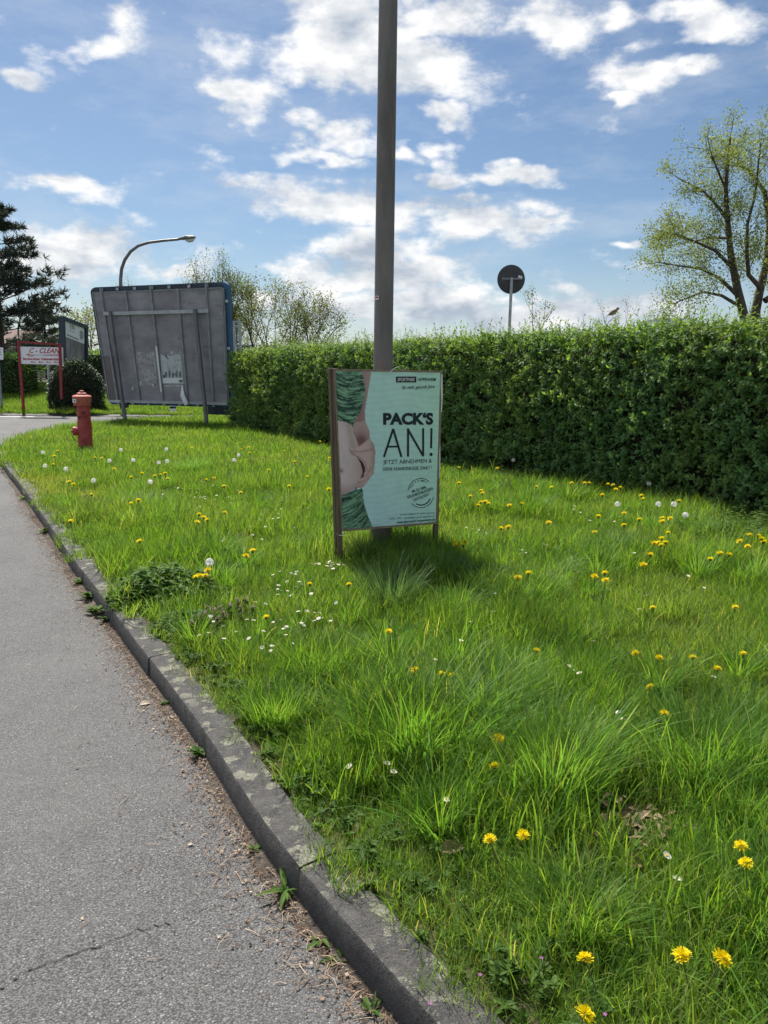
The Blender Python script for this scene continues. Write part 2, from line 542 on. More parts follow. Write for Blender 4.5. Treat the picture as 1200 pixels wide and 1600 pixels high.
# ------------------------------------------------------------------ scatter (stuff only): instances of unlinked prototypes
def proto_coll(name, meshes):
    c = bpy.data.collections.new(name)
    for i, me in enumerate(meshes):
        c.objects.link(bpy.data.objects.new('%s_%02d' % (name, i), me))
    return c


def scatter(name, pts, coll, parent=None):
    """pts: list of (pos, euler, scale(3) , index)"""
    me = bpy.data.meshes.new(name)
    org = ORG[parent.name] if parent is not None else Vector((0, 0, 0))
    me.from_pydata([tuple(Vector(p[0]) - org) for p in pts], [], [])
    a = me.attributes.new('rot', 'FLOAT_VECTOR', 'POINT')
    a.data.foreach_set('vector', [x for p in pts for x in p[1]])
    a = me.attributes.new('scl', 'FLOAT_VECTOR', 'POINT')
    a.data.foreach_set('vector', [x for p in pts for x in p[2]])
    a = me.attributes.new('idx', 'INT', 'POINT')
    a.data.foreach_set('value', [p[3] for p in pts])
    ng = bpy.data.node_groups.new(name + '_nodes', 'GeometryNodeTree')
    ng.interface.new_socket('Geometry', in_out='INPUT', socket_type='NodeSocketGeometry')
    ng.interface.new_socket('Geometry', in_out='OUTPUT', socket_type='NodeSocketGeometry')
    gi, go = ng.nodes.new('NodeGroupInput'), ng.nodes.new('NodeGroupOutput')
    iop = ng.nodes.new('GeometryNodeInstanceOnPoints')
    ci = ng.nodes.new('GeometryNodeCollectionInfo')
    ci.inputs['Collection'].default_value = coll
    ci.inputs['Separate Children'].default_value = True
    ci.inputs['Reset Children'].default_value = True

    def named(n, t):
        x = ng.nodes.new('GeometryNodeInputNamedAttribute')
        x.data_type = t
        x.inputs['Name'].default_value = n
        return [s for s in x.outputs if s.enabled and s.name == 'Attribute'][0]
    e2r = ng.nodes.new('FunctionNodeEulerToRotation')
    L = ng.links.new
    L(named('rot', 'FLOAT_VECTOR'), e2r.inputs[0])
    L(gi.outputs[0], iop.inputs['Points'])
    L(ci.outputs[0], iop.inputs['Instance'])
    iop.inputs['Pick Instance'].default_value = True
    L(named('idx', 'INT'), iop.inputs['Instance Index'])
    L(e2r.outputs[0], iop.inputs['Rotation'])
    L(named('scl', 'FLOAT_VECTOR'), iop.inputs['Scale'])
    L(iop.outputs[0], go.inputs[0])
    o = bpy.data.objects.new(name, me)
    link(o, parent)
    md = o.modifiers.new('scatter', 'NODES')
    md.node_group = ng
    ORG[o.name] = org
    return o


def blades(n, spread, lmin, lmax, w, lean, curl, seed, segs=3, shape='patch', tints=None):
    """MB of grass blades in local space"""
    r = random.Random(seed)
    mb = MB()
    for _ in range(n):
        if shape == 'patch':
            bx, by = r.uniform(-spread, spread), r.uniform(-spread, spread)
            az = r.uniform(0, 2 * math.pi)
            tilt = abs(r.gauss(0, lean))
        else:  # a tuft: blades fan out from a small foot
            q = math.sqrt(r.random())
            az = r.uniform(0, 2 * math.pi)
            bx, by = spread * q * math.cos(az), spread * q * math.sin(az)
            az += r.gauss(0, 0.5)
            tilt = lean * (0.15 + q * r.uniform(0.4, 1.1))
        L = r.uniform(lmin, lmax) * (0.75 + 0.5 * r.random())
        ww = w * r.uniform(0.6, 1.35)
        cu = curl * r.uniform(0.4, 1.6)
        h = Vector((math.cos(az), math.sin(az), 0))
        s = Vector((-math.sin(az + r.gauss(0, .5)), math.cos(az), 0)).normalized()
        p = Vector((bx, by, -0.015))
        th = tilt
        P = []
        for k in range(segs + 1):
            t = k / segs
            wd = ww * (1 - t ** 2.2) * 0.5
            if k == segs:
                P.append(p.copy())
            else:
                P += [p - s * wd, p + s * wd]
            th += cu / segs * (0.5 + t)
            p = p + (h * math.sin(th) + Vector((0, 0, 1)) * math.cos(th)) * (L / segs)
        b = r.uniform(0.75, 1.3)
        tint = r.choice(tints) if tints else (1, 1, 1)
        col = (b * tint[0], b * tint[1], b * tint[2])
        fs = [(2 * k, 2 * k + 1, 2 * k + 3, 2 * k + 2) for k in range(segs - 1)]
        fs.append((2 * segs - 2, 2 * segs - 1, 2 * segs))
        mb.grid(P, fs, col)
    return mb


def leaf_at(mb, p, d, up, L, W, col=None, fold=0.25, droop=0.2):
    """pointed oval leaf from p along d"""
    d = d.normalized()
    s = d.cross(up)
    s = s.normalized() if s.length > 1e-5 else d.orthogonal().normalized()
    n = s.cross(d)
    def q(t, w, side):
        return p + d * (L * t) + s * (side * W * w) + n * (fold * W * w - droop * L * t * t)
    P = [p, q(.3, .46, -1), q(.65, .40, -1), q(1, 0, 0), q(.65, .40, 1), q(.3, .46, 1), q(.32, 0, 0), q(.66, 0, 0)]
    P[6] = p + d * (L * .32) - n * (droop * L * .1)
    P[7] = p + d * (L * .66) - n * (droop * L * .44)
    mb.grid(P, [(0, 6, 1), (1, 6, 7, 2), (2, 7, 3), (0, 5, 6), (6, 5, 4, 7), (7, 4, 3)], col)


# ================================================================== SETTING
# road: one asphalt sheet, z = 0
far = MB()
far.face([(-900, -300, -0.03), (900, -300, -0.03), (900, 1500, -0.03), (-900, 1500, -0.03)])
tag(far.build('ground', M['far_ground']), kind='structure')
rd = MB()
rd.face([(-60, -12, 0), (30, -12, 0), (30, 60, 0), (-60, 60, 0)])
road = tag(rd.build('road', M['asphalt']), 'grey asphalt road along the kerb', kind='structure')

# crack in the asphalt
ck = MB()
cpts = [(0, 1545), (28, 1528), (60, 1508), (95, 1500), (130, 1484), (170, 1472), (205, 1455), (240, 1447), (275, 1440), (310, 1425), (350, 1412)]
prev = None
for i, (px, py) in enumerate(cpts):
    for s in range(4):
        if i == len(cpts) - 1 and s:
            break
        nx, ny = cpts[min(i + 1, len(cpts) - 1)]
        t = s / 4
        g = at_z(px + (nx - px) * t, py + (ny - py) * t + rnd.uniform(-3, 3), 0.0025)
        w = rnd.uniform(0.0012, 0.0038) * (1 - 0.6 * i / len(cpts))
        cur = (g + Vector((0.3 * w, w, 0)), g - Vector((0.3 * w, w, 0)))
        if prev:
            ck.face([prev[0], prev[1], cur[1], cur[0]])
        prev = cur
ck.build('crack', M['crack'], road)
# painted line of the crossing street
pm = MB()
for (x0, y0, x1, y1) in ((-40, 25.0, -11.6, 25.3), (-40, 22.6, -12.4, 22.95)):
    pm.face([(x0, y0, .004), (x1, y1, .004), (x1 + .1, y1 + .28, .004), (x0, y0 + .28, .004)])
pm.build('road_marking', M['paint'], road)

# kerb line (front top edge), from behind the camera to the corner
KP = [Vector(p) for p in ((1.25, 0.0), (0.72, 0.72), (0.30, 1.32), (0.08, 1.63), (-0.21, 2.05), (-0.44, 2.42), (-0.74, 3.00), (-1.24, 3.85), (-1.75, 4.72),
                          (-2.34, 5.72), (-3.07, 6.98), (-4.25, 9.04), (-5.73, 11.56), (-6.55, 12.95), (-7.15, 14.1), (-7.6, 15.4), (-8.0, 17.0),
                          (-8.2, 18.6), (-8.15, 20.0), (-7.9, 21.3), (-7.2, 22.8), (-6.0, 24.2), (-4.0, 25.4), (0.0, 26.6), (8, 28.2), (30, 32))]


def resample(P, step):
    out, acc = [P[0]], 0.0
    for a, b in zip(P, P[1:]):
        L = (b - a).length
        t = step - acc
        while t <= L:
            out.append(a + (b - a) * (t / L))
            t += step
        acc = (acc + L) % step
    return out


def smooth_path(P, it=2):
    for _ in range(it):
        Q = [P[0]]
        for a, b in zip(P, P[1:]):
            Q += [a * .75 + b * .25, a * .25 + b * .75]
        Q.append(P[-1])
        P = Q
    return P


KS = resample(smooth_path(KP), 0.05)
KERB_W, KERB_Z = 0.142, 0.12


def kdir(i):
    return (KS[min(i + 1, len(KS) - 1)] - KS[max(i - 1, 0)]).normalized()


def knorm(i):                               # points to the lawn
    d = kdir(i)
    return Vector((d.y, -d.x))


kerb = bpy.data.objects.new('kerb', None)
link(kerb)
ORG[kerb.name] = Vector((0, 0, 0))
tag(kerb, 'dark concrete kerb with pale lichen between road and grass', kind='structure')
i0 = min(range(len(KS)), key=lambda i: (KS[i] - Vector((-.73, 3.0))).length) % 20
while i0 < len(KS) - 25 and KS[i0].y < 25:
    n = 20
    mb = MB()
    prof = [(0.004, -0.10), (0.0, 0.0), (0.004, KERB_Z - 0.016), (0.010, KERB_Z - 0.005), (0.022, KERB_Z), (KERB_W - .01, KERB_Z + .004), (KERB_W, KERB_Z - .01), (KERB_W, -0.1)]
    dz = rnd.uniform(-0.004, 0.004)
    do = rnd.uniform(-0.004, 0.004)
    P, fs = [], []
    rows = list(range(i0, i0 + n + 1, 1))
    for j, k in enumerate(rows):
        e = 0.0022 if j == 0 else (-0.0022 if j == len(rows) - 1 else 0)
        c = KS[k] + kdir(k) * e
        nn = knorm(k)
        chip = 0.003 * mnoise.noise(Vector((c.x * 9, c.y * 9, 0))) + 0.004 * min(0, mnoise.noise(Vector((c.x * 23, c.y * 23, 5))))
        edge = 0.005 if j in (0, len(rows) - 1) else 0
        for m_, (o_, z_) in enumerate(prof):
            zz = z_ + dz + (chip - edge * .6 if 2 <= m_ <= 5 else 0)
            q = c + nn * (o_ + do + (edge * .4 if m_ < 3 else 0))
            P.append((q.x, q.y, zz))
    m_ = len(prof)
    for j in range(len(rows) - 1):
        for k in range(m_ - 1):
            fs.append((j * m_ + k, j * m_ + k + 1, (j + 1) * m_ + k + 1, (j + 1) * m_ + k))
    fs.append(tuple(range(m_))[::-1])
    fs.append(tuple(range((len(rows) - 1) * m_, len(rows) * m_)))
    mb.grid(P, fs)
    mb.build('kerb_stone', M['kerb'], kerb, smooth=True)
    i0 += n

# lawn soil: from the kerb's back edge to far behind the hedge
def lawn_z(x, y):
    return 0.112 + 0.022 * mnoise.noise(Vector((x * .8, y * .8, 3))) + 0.012 * mnoise.noise(Vector((x * 2.6, y * 2.6, 7)))


lm = MB()
cols = 26
P, fs = [], []
idx = list(range(0, len(KS), 6))
for k in idx:
    c, nn = KS[k], knorm(k)
    b = c + nn * (KERB_W - 0.004)
    e = Vector((40, max(c.y - 4, -6) if c.y < 20 else c.y + 3))
    for j in range(cols):
        t = (j / (cols - 1)) ** 2.2
        q = b + (e - b) * t
        z = lawn_z(q.x, q.y) if j else 0.10
        P.append((q.x, q.y, z))
for a in range(len(idx) - 1):
    for j in range(cols - 1):
        fs.append((a * cols + j, a * cols + j + 1, (a + 1) * cols + j + 1, (a + 1) * cols + j))
lm.grid(P, fs)
tag(lm.build('lawn', M['soil'], smooth='full'), 'grassy verge between kerb and hedge', kind='structure')


# bank across the street
def bank_z(y):
    return 0.10 + max(0, min((y - 26.4) * 0.12, 0.75))


bk = MB()
ys = [26.3, 26.45, 27, 28, 29, 30, 31, 33, 36, 60, 120]
for a, b in zip(ys, ys[1:]):
    za, zb = (0.0 if a == 26.3 else bank_z(a)), bank_z(b)
    ea, eb = -2.0 + (a - 26.3) * 3, -2.0 + (b - 26.3) * 3
    bk.face([(-90, a - 1.6, za), (ea, a + 1.3, za), (eb, b + 1.3, zb), (-90, b - 1.6, zb)])
tag(bk.build('bank', M['soil']), 'grass bank across the side street', kind='structure')

# ------------------------------------------------------------------ lawn test
HA, HB = Vector((6.0, 4.97)), Vector((-3.85, 19.35))       # hedge front line, right to left
HD = (HB - HA).normalized()
HN = Vector((HD.y, -HD.x))                                  # to the back of the hedge
HLEN = (HB - HA).length


def hedge_off(p):
    return (p - HA).dot(HN)


KARR = np.array([(k.x, k.y) for k in KS])
KNRM = np.array([tuple(knorm(i)) for i in range(len(KS))])


def kerb_off(p):
    d = KARR - np.array((p.x, p.y))
    i = int(np.argmin((d * d).sum(1)))
    return -float(d[i] @ KNRM[i])


def in_view(p, m=0.12, z=0.15):
    q = CAM_M.transposed() @ (Vector((p.x, p.y, z)) - Vector((0, 0, CAM_H)))
    if q.z > -0.3:
        return False
    return abs(q.x / -q.z) < 0.5 + m and -0.667 - m < q.y / -q.z


# ================================================================== GRASS
EARTH = [(Vector(at_z(988, 1290)[:2]), 0.15), (Vector(at_z(985, 1325)[:2]), 0.11)]
G_T = [(1, 1, 1), (1, 1, 1), (1, 1, 1), (.85, 1.05, .9), (.8, .95, 1.0), (1.25, 1.12, .8), (1.25, 1.15, .9), (1.1, 1.05, 1.15), (1.15, 1.1, 1.3), (.95, 1, 1.1), (1, 1.05, .9), (2.1, 1.35, 2.6)]
short = [blades(330, 0.16, 0.06, 0.125, 0.0034, 0.38, 0.75, 100 + i, 3, 'patch', G_T).mesh('short_grass', M['grass']) for i in range(5)]
mid = [blades(230, 0.15, 0.13, 0.25, 0.0052, 0.28, 0.8, 120 + i, 4, 'patch', G_T).mesh('mid_grass', M['grass']) for i in range(4)]
dry = [blades(150, 0.16, 0.05, 0.12, 0.003, 0.6, 0.8, 140 + i, 3, 'patch', [(2.0, 1.35, 1.6), (1, 1, 1), (2.6, 1.6, 2.2)]).mesh('dry_grass', M['grass']) for i in range(2)]
far_g = [blades(170, 0.2, 0.09, 0.2, 0.0085, 0.36, 0.85, 160 + i, 3, 'patch', G_T).mesh('far_grass', M['grass']) for i in range(4)]
tufty = [blades(130, 0.055, 0.17, 0.31, 0.0050, 0.5, 0.8, 180 + i, 4, 'tuft', G_T).mesh('small_tuft', M['tuft']) for i in range(4)]
GC = proto_coll('grass_patch', short + mid + dry + far_g + tufty)        # 0-4, 5-8, 9-10, 11-14, 15-18
pts = []


def add_patch(p, i, s, tilt=0.12):
    pts.append(((p.x, p.y, lawn_z(p.x, p.y)), (rnd.gauss(0, tilt), rnd.gauss(0, tilt), rnd.uniform(0, 6.28)), (s, s, s * rnd.uniform(.8, 1.2)), i))


def sample(step, y0, y1, fn):
    y = y0
    while y < y1:
        half = 0.62 * y + 0.9
        x = -half
        while x < half:
            p = Vector((x + rnd.uniform(-.6, .6) * step, y + rnd.uniform(-.6, .6) * step))
            ko = kerb_off(p) if p.y < 26 else 1
            if ko > KERB_W + 0.02 and hedge_off(p) < 0.35 + (3 if p.y > 19 else 0) and in_view(p):
                fn(p, ko)
            x += step
        y += step


def near_fn(p, ko):
    if any((p - e).length < r for e, r in EARTH):
        return
    n = mnoise.noise(Vector((p.x * 1.1, p.y * 1.1, 0)))
    n2 = mnoise.noise(Vector((p.x * 2.7, p.y * 2.7, 5)))
    edge = ko < KERB_W + 0.16
    if edge:
        add_patch(p, rnd.choice((0, 1, 2, 3, 4, 9, 10)), rnd.uniform(.55, .85))
        return
    if n + 0.5 * n2 > 0.0 and rnd.random() < .8:
        add_patch(p, rnd.randint(5, 8), rnd.uniform(.75, 1.15))
    else:
        add_patch(p, rnd.randint(0, 4), rnd.uniform(.8, 1.2))
    if rnd.random() < .05:
        add_patch(p, rnd.randint(9, 10), rnd.uniform(.8, 1.1))


def mid_fn(p, ko):
    n = mnoise.noise(Vector((p.x * .9, p.y * .9, 0)))
    dz = ko < 0.9 and p.x < -3.2 and mnoise.noise(Vector((p.x * 1.5, p.y * 1.5, 9))) > -.15
    if dz and rnd.random() < .8:
        add_patch(p, rnd.randint(9, 10), rnd.uniform(.9, 1.3))
        return
    if n > 0.08:
        add_patch(p, rnd.choice((5, 6, 7, 8, 11, 12)), rnd.uniform(.8, 1.2))
    else:
        add_patch(p, rnd.choice((0, 1, 2, 3, 4)), rnd.uniform(.9, 1.4))


def far_fn(p, ko):
    n = mnoise.noise(Vector((p.x * .7, p.y * .7, 0)))
    add_patch(p, rnd.randint(11, 14), (1.0 + .35 * n) * rnd.uniform(.75, 1.15))


def tuft_fn(p, ko):
    if ko > KERB_W + .12 and mnoise.noise(Vector((p.x * 1.3, p.y * 1.3, 12))) > .02 and rnd.random() < .55 and not any((p - e).length < .2 for e, r in EARTH):
        add_patch(p, rnd.randint(15, 18), rnd.uniform(.7, 1.25), .15)


sample(0.24, 1.2, 9.5, tuft_fn)
sample(0.125, 1.2, 4.6, near_fn)
sample(0.16, 4.6, 10.5, mid_fn)
sample(0.24, 10.5, 26.5, far_fn)
tag(scatter('grass', pts, GC), 'green spring grass covering the verge', 'grass', kind='stuff')

bpts = []
for _ in range(3600):
    x, y = rnd.uniform(-24, 2.0), rnd.uniform(26.45, 33.5)
    yy = y + (-1.6 + (x + 90) / 88 * 2.9)
    s = rnd.uniform(.9, 1.5)
    bpts.append(((x, yy, bank_z(y) - 0.02), (0, 0, rnd.uniform(0, 6.28)), (s, s, s), rnd.randint(11, 14)))
tag(scatter('bank_grass', bpts, GC), 'grass on the bank across the side street', 'grass', kind='stuff')

# ---- tall tufts: each a thing of its own
TUFTS = [  # px, py of the foot, radius scale, height scale, material, label
    (650, 1165, 1.25, 1.0, 'tuft', 'broad arching grass tuft in the middle, in front of the poster'),
    (862, 1240, .9, .95, 'tuft', 'tall upright grass tuft beside the bare earth hollow'),
    (1095, 1215, 1.0, .9, 'tuft', 'tall grass tuft behind the bare earth hollow'),
    (1185, 1210, .9, .9, 'tuft', 'grass tuft at the picture edge beyond the earth hollow'),
    (500, 1060, .8, .75, 'tuft', 'upright grass tuft between kerb and the broad middle tuft'),
    (760, 1120, .9, .8, 'tuft', 'spreading grass tuft just behind the tall upright one'),
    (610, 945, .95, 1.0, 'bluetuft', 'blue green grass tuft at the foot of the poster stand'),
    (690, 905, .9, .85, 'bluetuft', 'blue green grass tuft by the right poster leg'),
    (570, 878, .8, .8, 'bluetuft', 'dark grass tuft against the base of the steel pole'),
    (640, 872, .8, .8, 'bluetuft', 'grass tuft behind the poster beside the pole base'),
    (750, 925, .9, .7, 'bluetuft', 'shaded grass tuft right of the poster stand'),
    (900, 1450, .7, .5, 'tuft', 'loose low grass tuft left of the two daisies'),
    (1190, 1440, .8, .7, 'tuft', 'loose tall grass in front of the paired dandelions'),
    (430, 1130, .7, .6, 'tuft', 'low grass tuft next to the kerb'),
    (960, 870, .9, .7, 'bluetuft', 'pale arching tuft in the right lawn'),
    (1085, 850, .8, .9, 'tuft', 'bright upright tuft near the hedge foot'),
    (230, 800, 1.2, .8, 'tuft', 'wide tuft in the left lawn below the hydrant'),
    (300, 740, 1.3, .8, 'tuft', 'wide tuft in the lawn in front of the billboard'),
    (540, 800, 1.0, .9, 'tuft', 'grass tuft left of the poster stand'),
    (830, 935, .9, .7, 'tuft', 'low tuft right of the poster shadow'),
    (340, 870, .8, .7, 'tuft', 'tuft behind the dark clover patch')]
tm = {}
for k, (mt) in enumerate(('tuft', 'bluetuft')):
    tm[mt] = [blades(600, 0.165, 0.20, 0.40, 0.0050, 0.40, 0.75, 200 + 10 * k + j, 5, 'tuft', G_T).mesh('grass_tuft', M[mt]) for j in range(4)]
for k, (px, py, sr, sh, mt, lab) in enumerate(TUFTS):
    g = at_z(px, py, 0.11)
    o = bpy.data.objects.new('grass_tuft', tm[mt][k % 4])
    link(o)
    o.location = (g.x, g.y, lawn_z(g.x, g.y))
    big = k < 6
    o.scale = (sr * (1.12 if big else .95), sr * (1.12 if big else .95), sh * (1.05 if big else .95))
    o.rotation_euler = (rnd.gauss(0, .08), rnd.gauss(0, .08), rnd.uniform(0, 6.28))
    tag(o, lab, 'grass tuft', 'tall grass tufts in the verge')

# bare earth with dead leaves
for k, (e, r_) in enumerate(EARTH[:1]):
    mb = MB()
    for _ in range(150):
        p = Vector((e.x + rnd.gauss(0, .05), e.y - .02 + rnd.gauss(0, .08), 0))
        p.z = lawn_z(p.x, p.y) + rnd.uniform(0.0, .07)
        a = rnd.uniform(0, 6.28)
        leaf_at(mb, p, Vector((math.cos(a), math.sin(a), rnd.uniform(-.2, .5))), Vector((rnd.gauss(0, .5), rnd.gauss(0, .5), 1)), rnd.uniform(.02, .07), rnd.uniform(.008, .03), None, .5, .3)
    tag(mb.build('dead_leaves', M['dryleaf'], base=(e.x, e.y, .11)), 'brown dead leaves in a bare hollow between two tall tufts', 'leaves', kind='stuff')
DL = [(600, 1212, 'curled brown leaf beside the daisies in front of the tuft'), (652, 1212, 'upright brown dead leaf right of the near daisies'),
      (797, 1265, 'folded brown leaf left of the tall upright tuft'), (690, 1330, None), (1005, 1350, None)]
for px, py, lab in DL:
    g = at_z(px, py, .15)
    mb = MB()
    a = rnd.uniform(0, 6.28)
    leaf_at(mb, g, Vector((math.cos(a), math.sin(a), .4)), Vector((.4, -.5, 1)), .075, .05, None, .8, .5)
    tag(mb.build('fallen_leaf', M['dryleaf'], base=g), lab or 'small brown leaf fallen among the near grass', 'leaf', 'dead leaves lying in the grass')

# ---- leafy ground plants
def rosette(r, n, lmin, lmax, wf, lift, mat='weed', name='weed'):
    mb = MB()
    for _ in range(n):
        a = r.uniform(0, 6.28)
        L = r.uniform(lmin, lmax)
        b = r.uniform(.7, 1.25)
        leaf_at(mb, Vector((r.gauss(0, .006), r.gauss(0, .006), r.uniform(0, .02))), Vector((math.cos(a), math.sin(a), lift * r.uniform(.3, 1.4))), Vector((0, 0, 1)), L, L * wf, (b, b, b), .3, .35)
    return mb.mesh(name, M[mat])


rr = random.Random(5)
ros = [rosette(rr, 12, .06, .15, .2, .9) for _ in range(3)] + [rosette(rr, 26, .02, .055, .5, .8) for _ in range(3)] + [rosette(rr, 9, .05, .12, .30, .5) for _ in range(2)]


def clover_mesh(r, n, rad, h):
    mb = MB()
    for _ in range(n):
        q, a = math.sqrt(r.random()), r.uniform(0, 6.28)
        q *= 1 + .25 * mnoise.noise(Vector((math.cos(a) * 1.5, math.sin(a) * 1.5, rad * 9)))
        x, y = rad * q * math.cos(a), rad * q * math.sin(a) * .8
        lump = .75 + .5 * mnoise.noise(Vector((x * 9, y * 9, rad)))
        z = max(h * (1 - q * q) * r.uniform(.3, 1) * lump, 0) + .02
        b = r.uniform(.6, 1.15)
        for k in range(3):
            aa = a + k * 2.09 + r.gauss(0, .3)
            leaf_at(mb, Vector((x, y, z)), Vector((math.cos(aa), math.sin(aa), r.uniform(-.35, .75))), Vector((r.gauss(0, .3), r.gauss(0, .3), 1)), r.uniform(.022, .05), .028, (b * 1.0, b * 1.1, b * 1.1), .25, .25)
    return mb


g = at_z(262, 935, .11)
cm = clover_mesh(rr, 1050, .40, .24)
cl = bpy.data.objects.new('clover_patch', cm.mesh('clover_patch', M['weed']))
link(cl)
cl.location = g
tag(cl, 'dense dark green clover mound spilling over the kerb', 'clover')
g2 = at_z(300, 985, .11)
cm = clover_mesh(rr, 420, .22, .12)
c2 = bpy.data.objects.new('clover_patch', cm.mesh('clover_patch', M['weed']))
link(c2)
c2.location = g2
tag(c2, 'low leafy patch at the kerb below the purple flowers', 'clover')
# red dead-nettle
NET = [(345, 948), (360, 945), (372, 938), (335, 953), (320, 958), (383, 935), (310, 962), (350, 957), (392, 948), (340, 965), (300, 972), (377, 950), (326, 948)]
for k, (px, py) in enumerate(NET):
    g = at_z(px, py, .24)
    b0 = Vector((g.x, g.y, .11))
    t = thing('dead_nettle', b0, 'purple dead nettle in the flowering patch beside the clover mound', 'flower', 'purple dead nettles by the kerb')
    mb = MB()
    mb.tube([b0, (g.x, g.y, g.z)], [.002, .0015], 4)
    mb.build('stem', M['stem'], t)
    lf, fl = MB(), MB()
    for j in range(16):
        a = rr.uniform(0, 6.28)
        z = g.z - .07 + .075 * j / 16
        leaf_at(lf, Vector((g.x, g.y, z)), Vector((math.cos(a), math.sin(a), -.2)), Vector((0, 0, 1)), .028, .022, (1.2, .8, .9), .2, .4)
    for j in range(12):
        a = rr.uniform(0, 6.28)
        z = g.z - .04 + .05 * j / 12
        leaf_at(fl, Vector((g.x, g.y, z)), Vector((math.cos(a), math.sin(a), .8)), Vector((0, 0, 1)), .018, .010)
    lf.build('leaves', M['weed'], t)
    fl.build('blossoms', M['purple'], t)

# rosettes strewn through the lawn (weedy ground cover)
wp = []
WC = proto_coll('ground_weed', ros)
for _ in range(900):
    y = rnd.uniform(1.4, 9) if rnd.random() < .75 else rnd.uniform(9, 18)
    p = Vector((rnd.uniform(-.6, .55) * y, y))
    ko = kerb_off(p)
    if ko < KERB_W + .03 or hedge_off(p) > .2:
        continue
    s = rnd.uniform(.45, .85)
    wp.append(((p.x, p.y, lawn_z(p.x, p.y) + .015), (0, 0, rnd.uniform(0, 6.28)), (s, s, s), rnd.randint(0, 7)))
for _ in range(300):
    i = rnd.randint(20, 130)
    q = KS[i] + knorm(i) * (KERB_W + .03 + abs(rnd.gauss(0, .13)))
    s = rnd.uniform(.28, .65)
    if in_view(q):
        wp.append(((q.x, q.y, lawn_z(q.x, q.y) + rnd.uniform(.01, .05)), (rnd.gauss(0, .2), rnd.gauss(0, .2), rnd.uniform(0, 6.28)), (s, s, s), rnd.choice((3, 4, 5))))
for i in range(0, len(KS), 1):                             # creeping along the kerb's back edge
    if KS[i].y < 14 and rnd.random() < .75:
        q = KS[i] + knorm(i) * (KERB_W + rnd.uniform(-.01, .10))
        s = rnd.uniform(.35, .7)
        wp.append(((q.x, q.y, .118), (rnd.gauss(0, .2), rnd.gauss(0, .2), rnd.uniform(0, 6.28)), (s, s, s), rnd.choice((3, 4, 5))))
tag(scatter('ground_weeds', wp, WC), 'small leafy weeds growing through the grass', 'weeds', kind='stuff')

# weeds rooted in the gutter: each a thing
GW = [(475, 1385, 0, .68, 'narrow leaved weed sprouting from a kerb joint'), (504, 1468, 6, .45, 'small two leaf seedling in the gutter'), (531, 1497, 6, .5, 'round leaved seedling in the gutter'),
      (580, 1580, 0, .42, 'small spiky weed in the gutter at the bottom'), (460, 1392, 3, .6, 'yellowish moss clump beside the narrow leaved weed'), (312, 1180, 3, 1.1, 'feathery green weed against the kerb'),
      (410, 1325, 3, .5, 'tiny green sprout at the kerb foot'), (258, 1100, 4, .6, 'small green sprout in the gutter near the pale leaf'), (150, 958, 4, 1.7, 'leafy green clump in the gutter below the clover mound'),
      (138, 935, 5, 1.6, 'leafy green clump in the gutter beside the clover mound'), (125, 912, 4, 1.2, 'low green clump in the gutter above the leafy ones'), (75, 832, 5, 1.5, 'grey green weed clump where the kerb is overgrown'),
      (40, 780, 4, 1.2, 'yellow green weed in the far gutter'), (175, 968, 5, 1.0, 'green clump against the kerb face under the clover')]
for px, py, k, s, lab in GW:
    g = at_z(px, py, .01)
    o = bpy.data.objects.new('weed', ros[k])
    link(o)
    ko = kerb_off(Vector((g.x, g.y)))
    if ko > -0.01:
        d = KARR - np.array((g.x, g.y))
        i = int(np.argmin((d * d).sum(1)))
        q = KS[i] - knorm(i) * .02
        g = Vector((q.x, q.y, 0))
    o.location = (g.x, g.y, 0.004)
    o.scale = (s, s, s * 1.1)
    o.rotation_euler = (0, 0, rnd.uniform(0, 6.28))
    tag(o, lab, 'weed', 'weeds growing in the gutter')

# litter along the kerb: needles and bark bits
lt = MB()
for _ in range(11000):
    i = rnd.randint(10, 230) if rnd.random() < .72 else rnd.randint(10, 420)
    if KS[i].y > 16:
        continue
    pn = mnoise.noise(Vector((KS[i].x * 1.7, KS[i].y * 1.7, 2)))
    off = abs(rnd.gauss(0, .055 + .05 * max(0, pn + .3)))
    if rnd.random() < .05:
        off = rnd.uniform(0, .6)
    q = KS[i] + kdir(i) * rnd.uniform(-.03, .03) - knorm(i) * (off + .004)
    a = rnd.uniform(0, 6.28)
    z = .003 + rnd.uniform(0, .014) * max(0, 1 - off / .15)
    b = rnd.uniform(.5, 1.4)
    if rnd.random() < .62:        # needle: bent strip
        L, w = rnd.uniform(.012, .055), rnd.uniform(.0005, .0012)
        d = Vector((math.cos(a), math.sin(a), 0))
        s = Vector((-d.y, d.x, 0))
        bend = rnd.gauss(0, .25)
        p0, p1, p2 = Vector((q.x, q.y, z)), Vector((q.x, q.y, z + .004)) + d * L * .5 + s * bend * L * .3, Vector((q.x, q.y, z)) + d * L
        up_ = Vector((0, 0, .0006))
        col = rnd.choice(((.19, .125, .085), (.28, .20, .14), (.13, .085, .06), (.36, .28, .20)))
        col = tuple(c * b for c in col)
        lt.face([p0 - s * w, p0 + s * w, p1 + s * w + up_, p1 - s * w + up_], col)
        lt.face([p1 - s * w + up_, p1 + s * w + up_, p2 + s * w, p2 - s * w], col)
    else:                          # crumb
        L = rnd.uniform(.002, .009)
        P = [Vector((q.x, q.y, z)) + Vector((math.cos(a + t) * L * rnd.uniform(.4, 1), math.sin(a + t) * L * rnd.uniform(.4, 1), rnd.uniform(0, .005))) for t in (0, 1.5, 3, 4.6)]
        col = rnd.choice(((.11, .07, .05), (.20, .14, .10), (.07, .05, .04), (.36, .29, .21)))
        lt.face(P, tuple(c * b for c in col))
tag(lt.build('gutter_litter', M['litter']), 'brown pine needles and bark crumbs along the kerb foot', 'litter', kind='stuff')
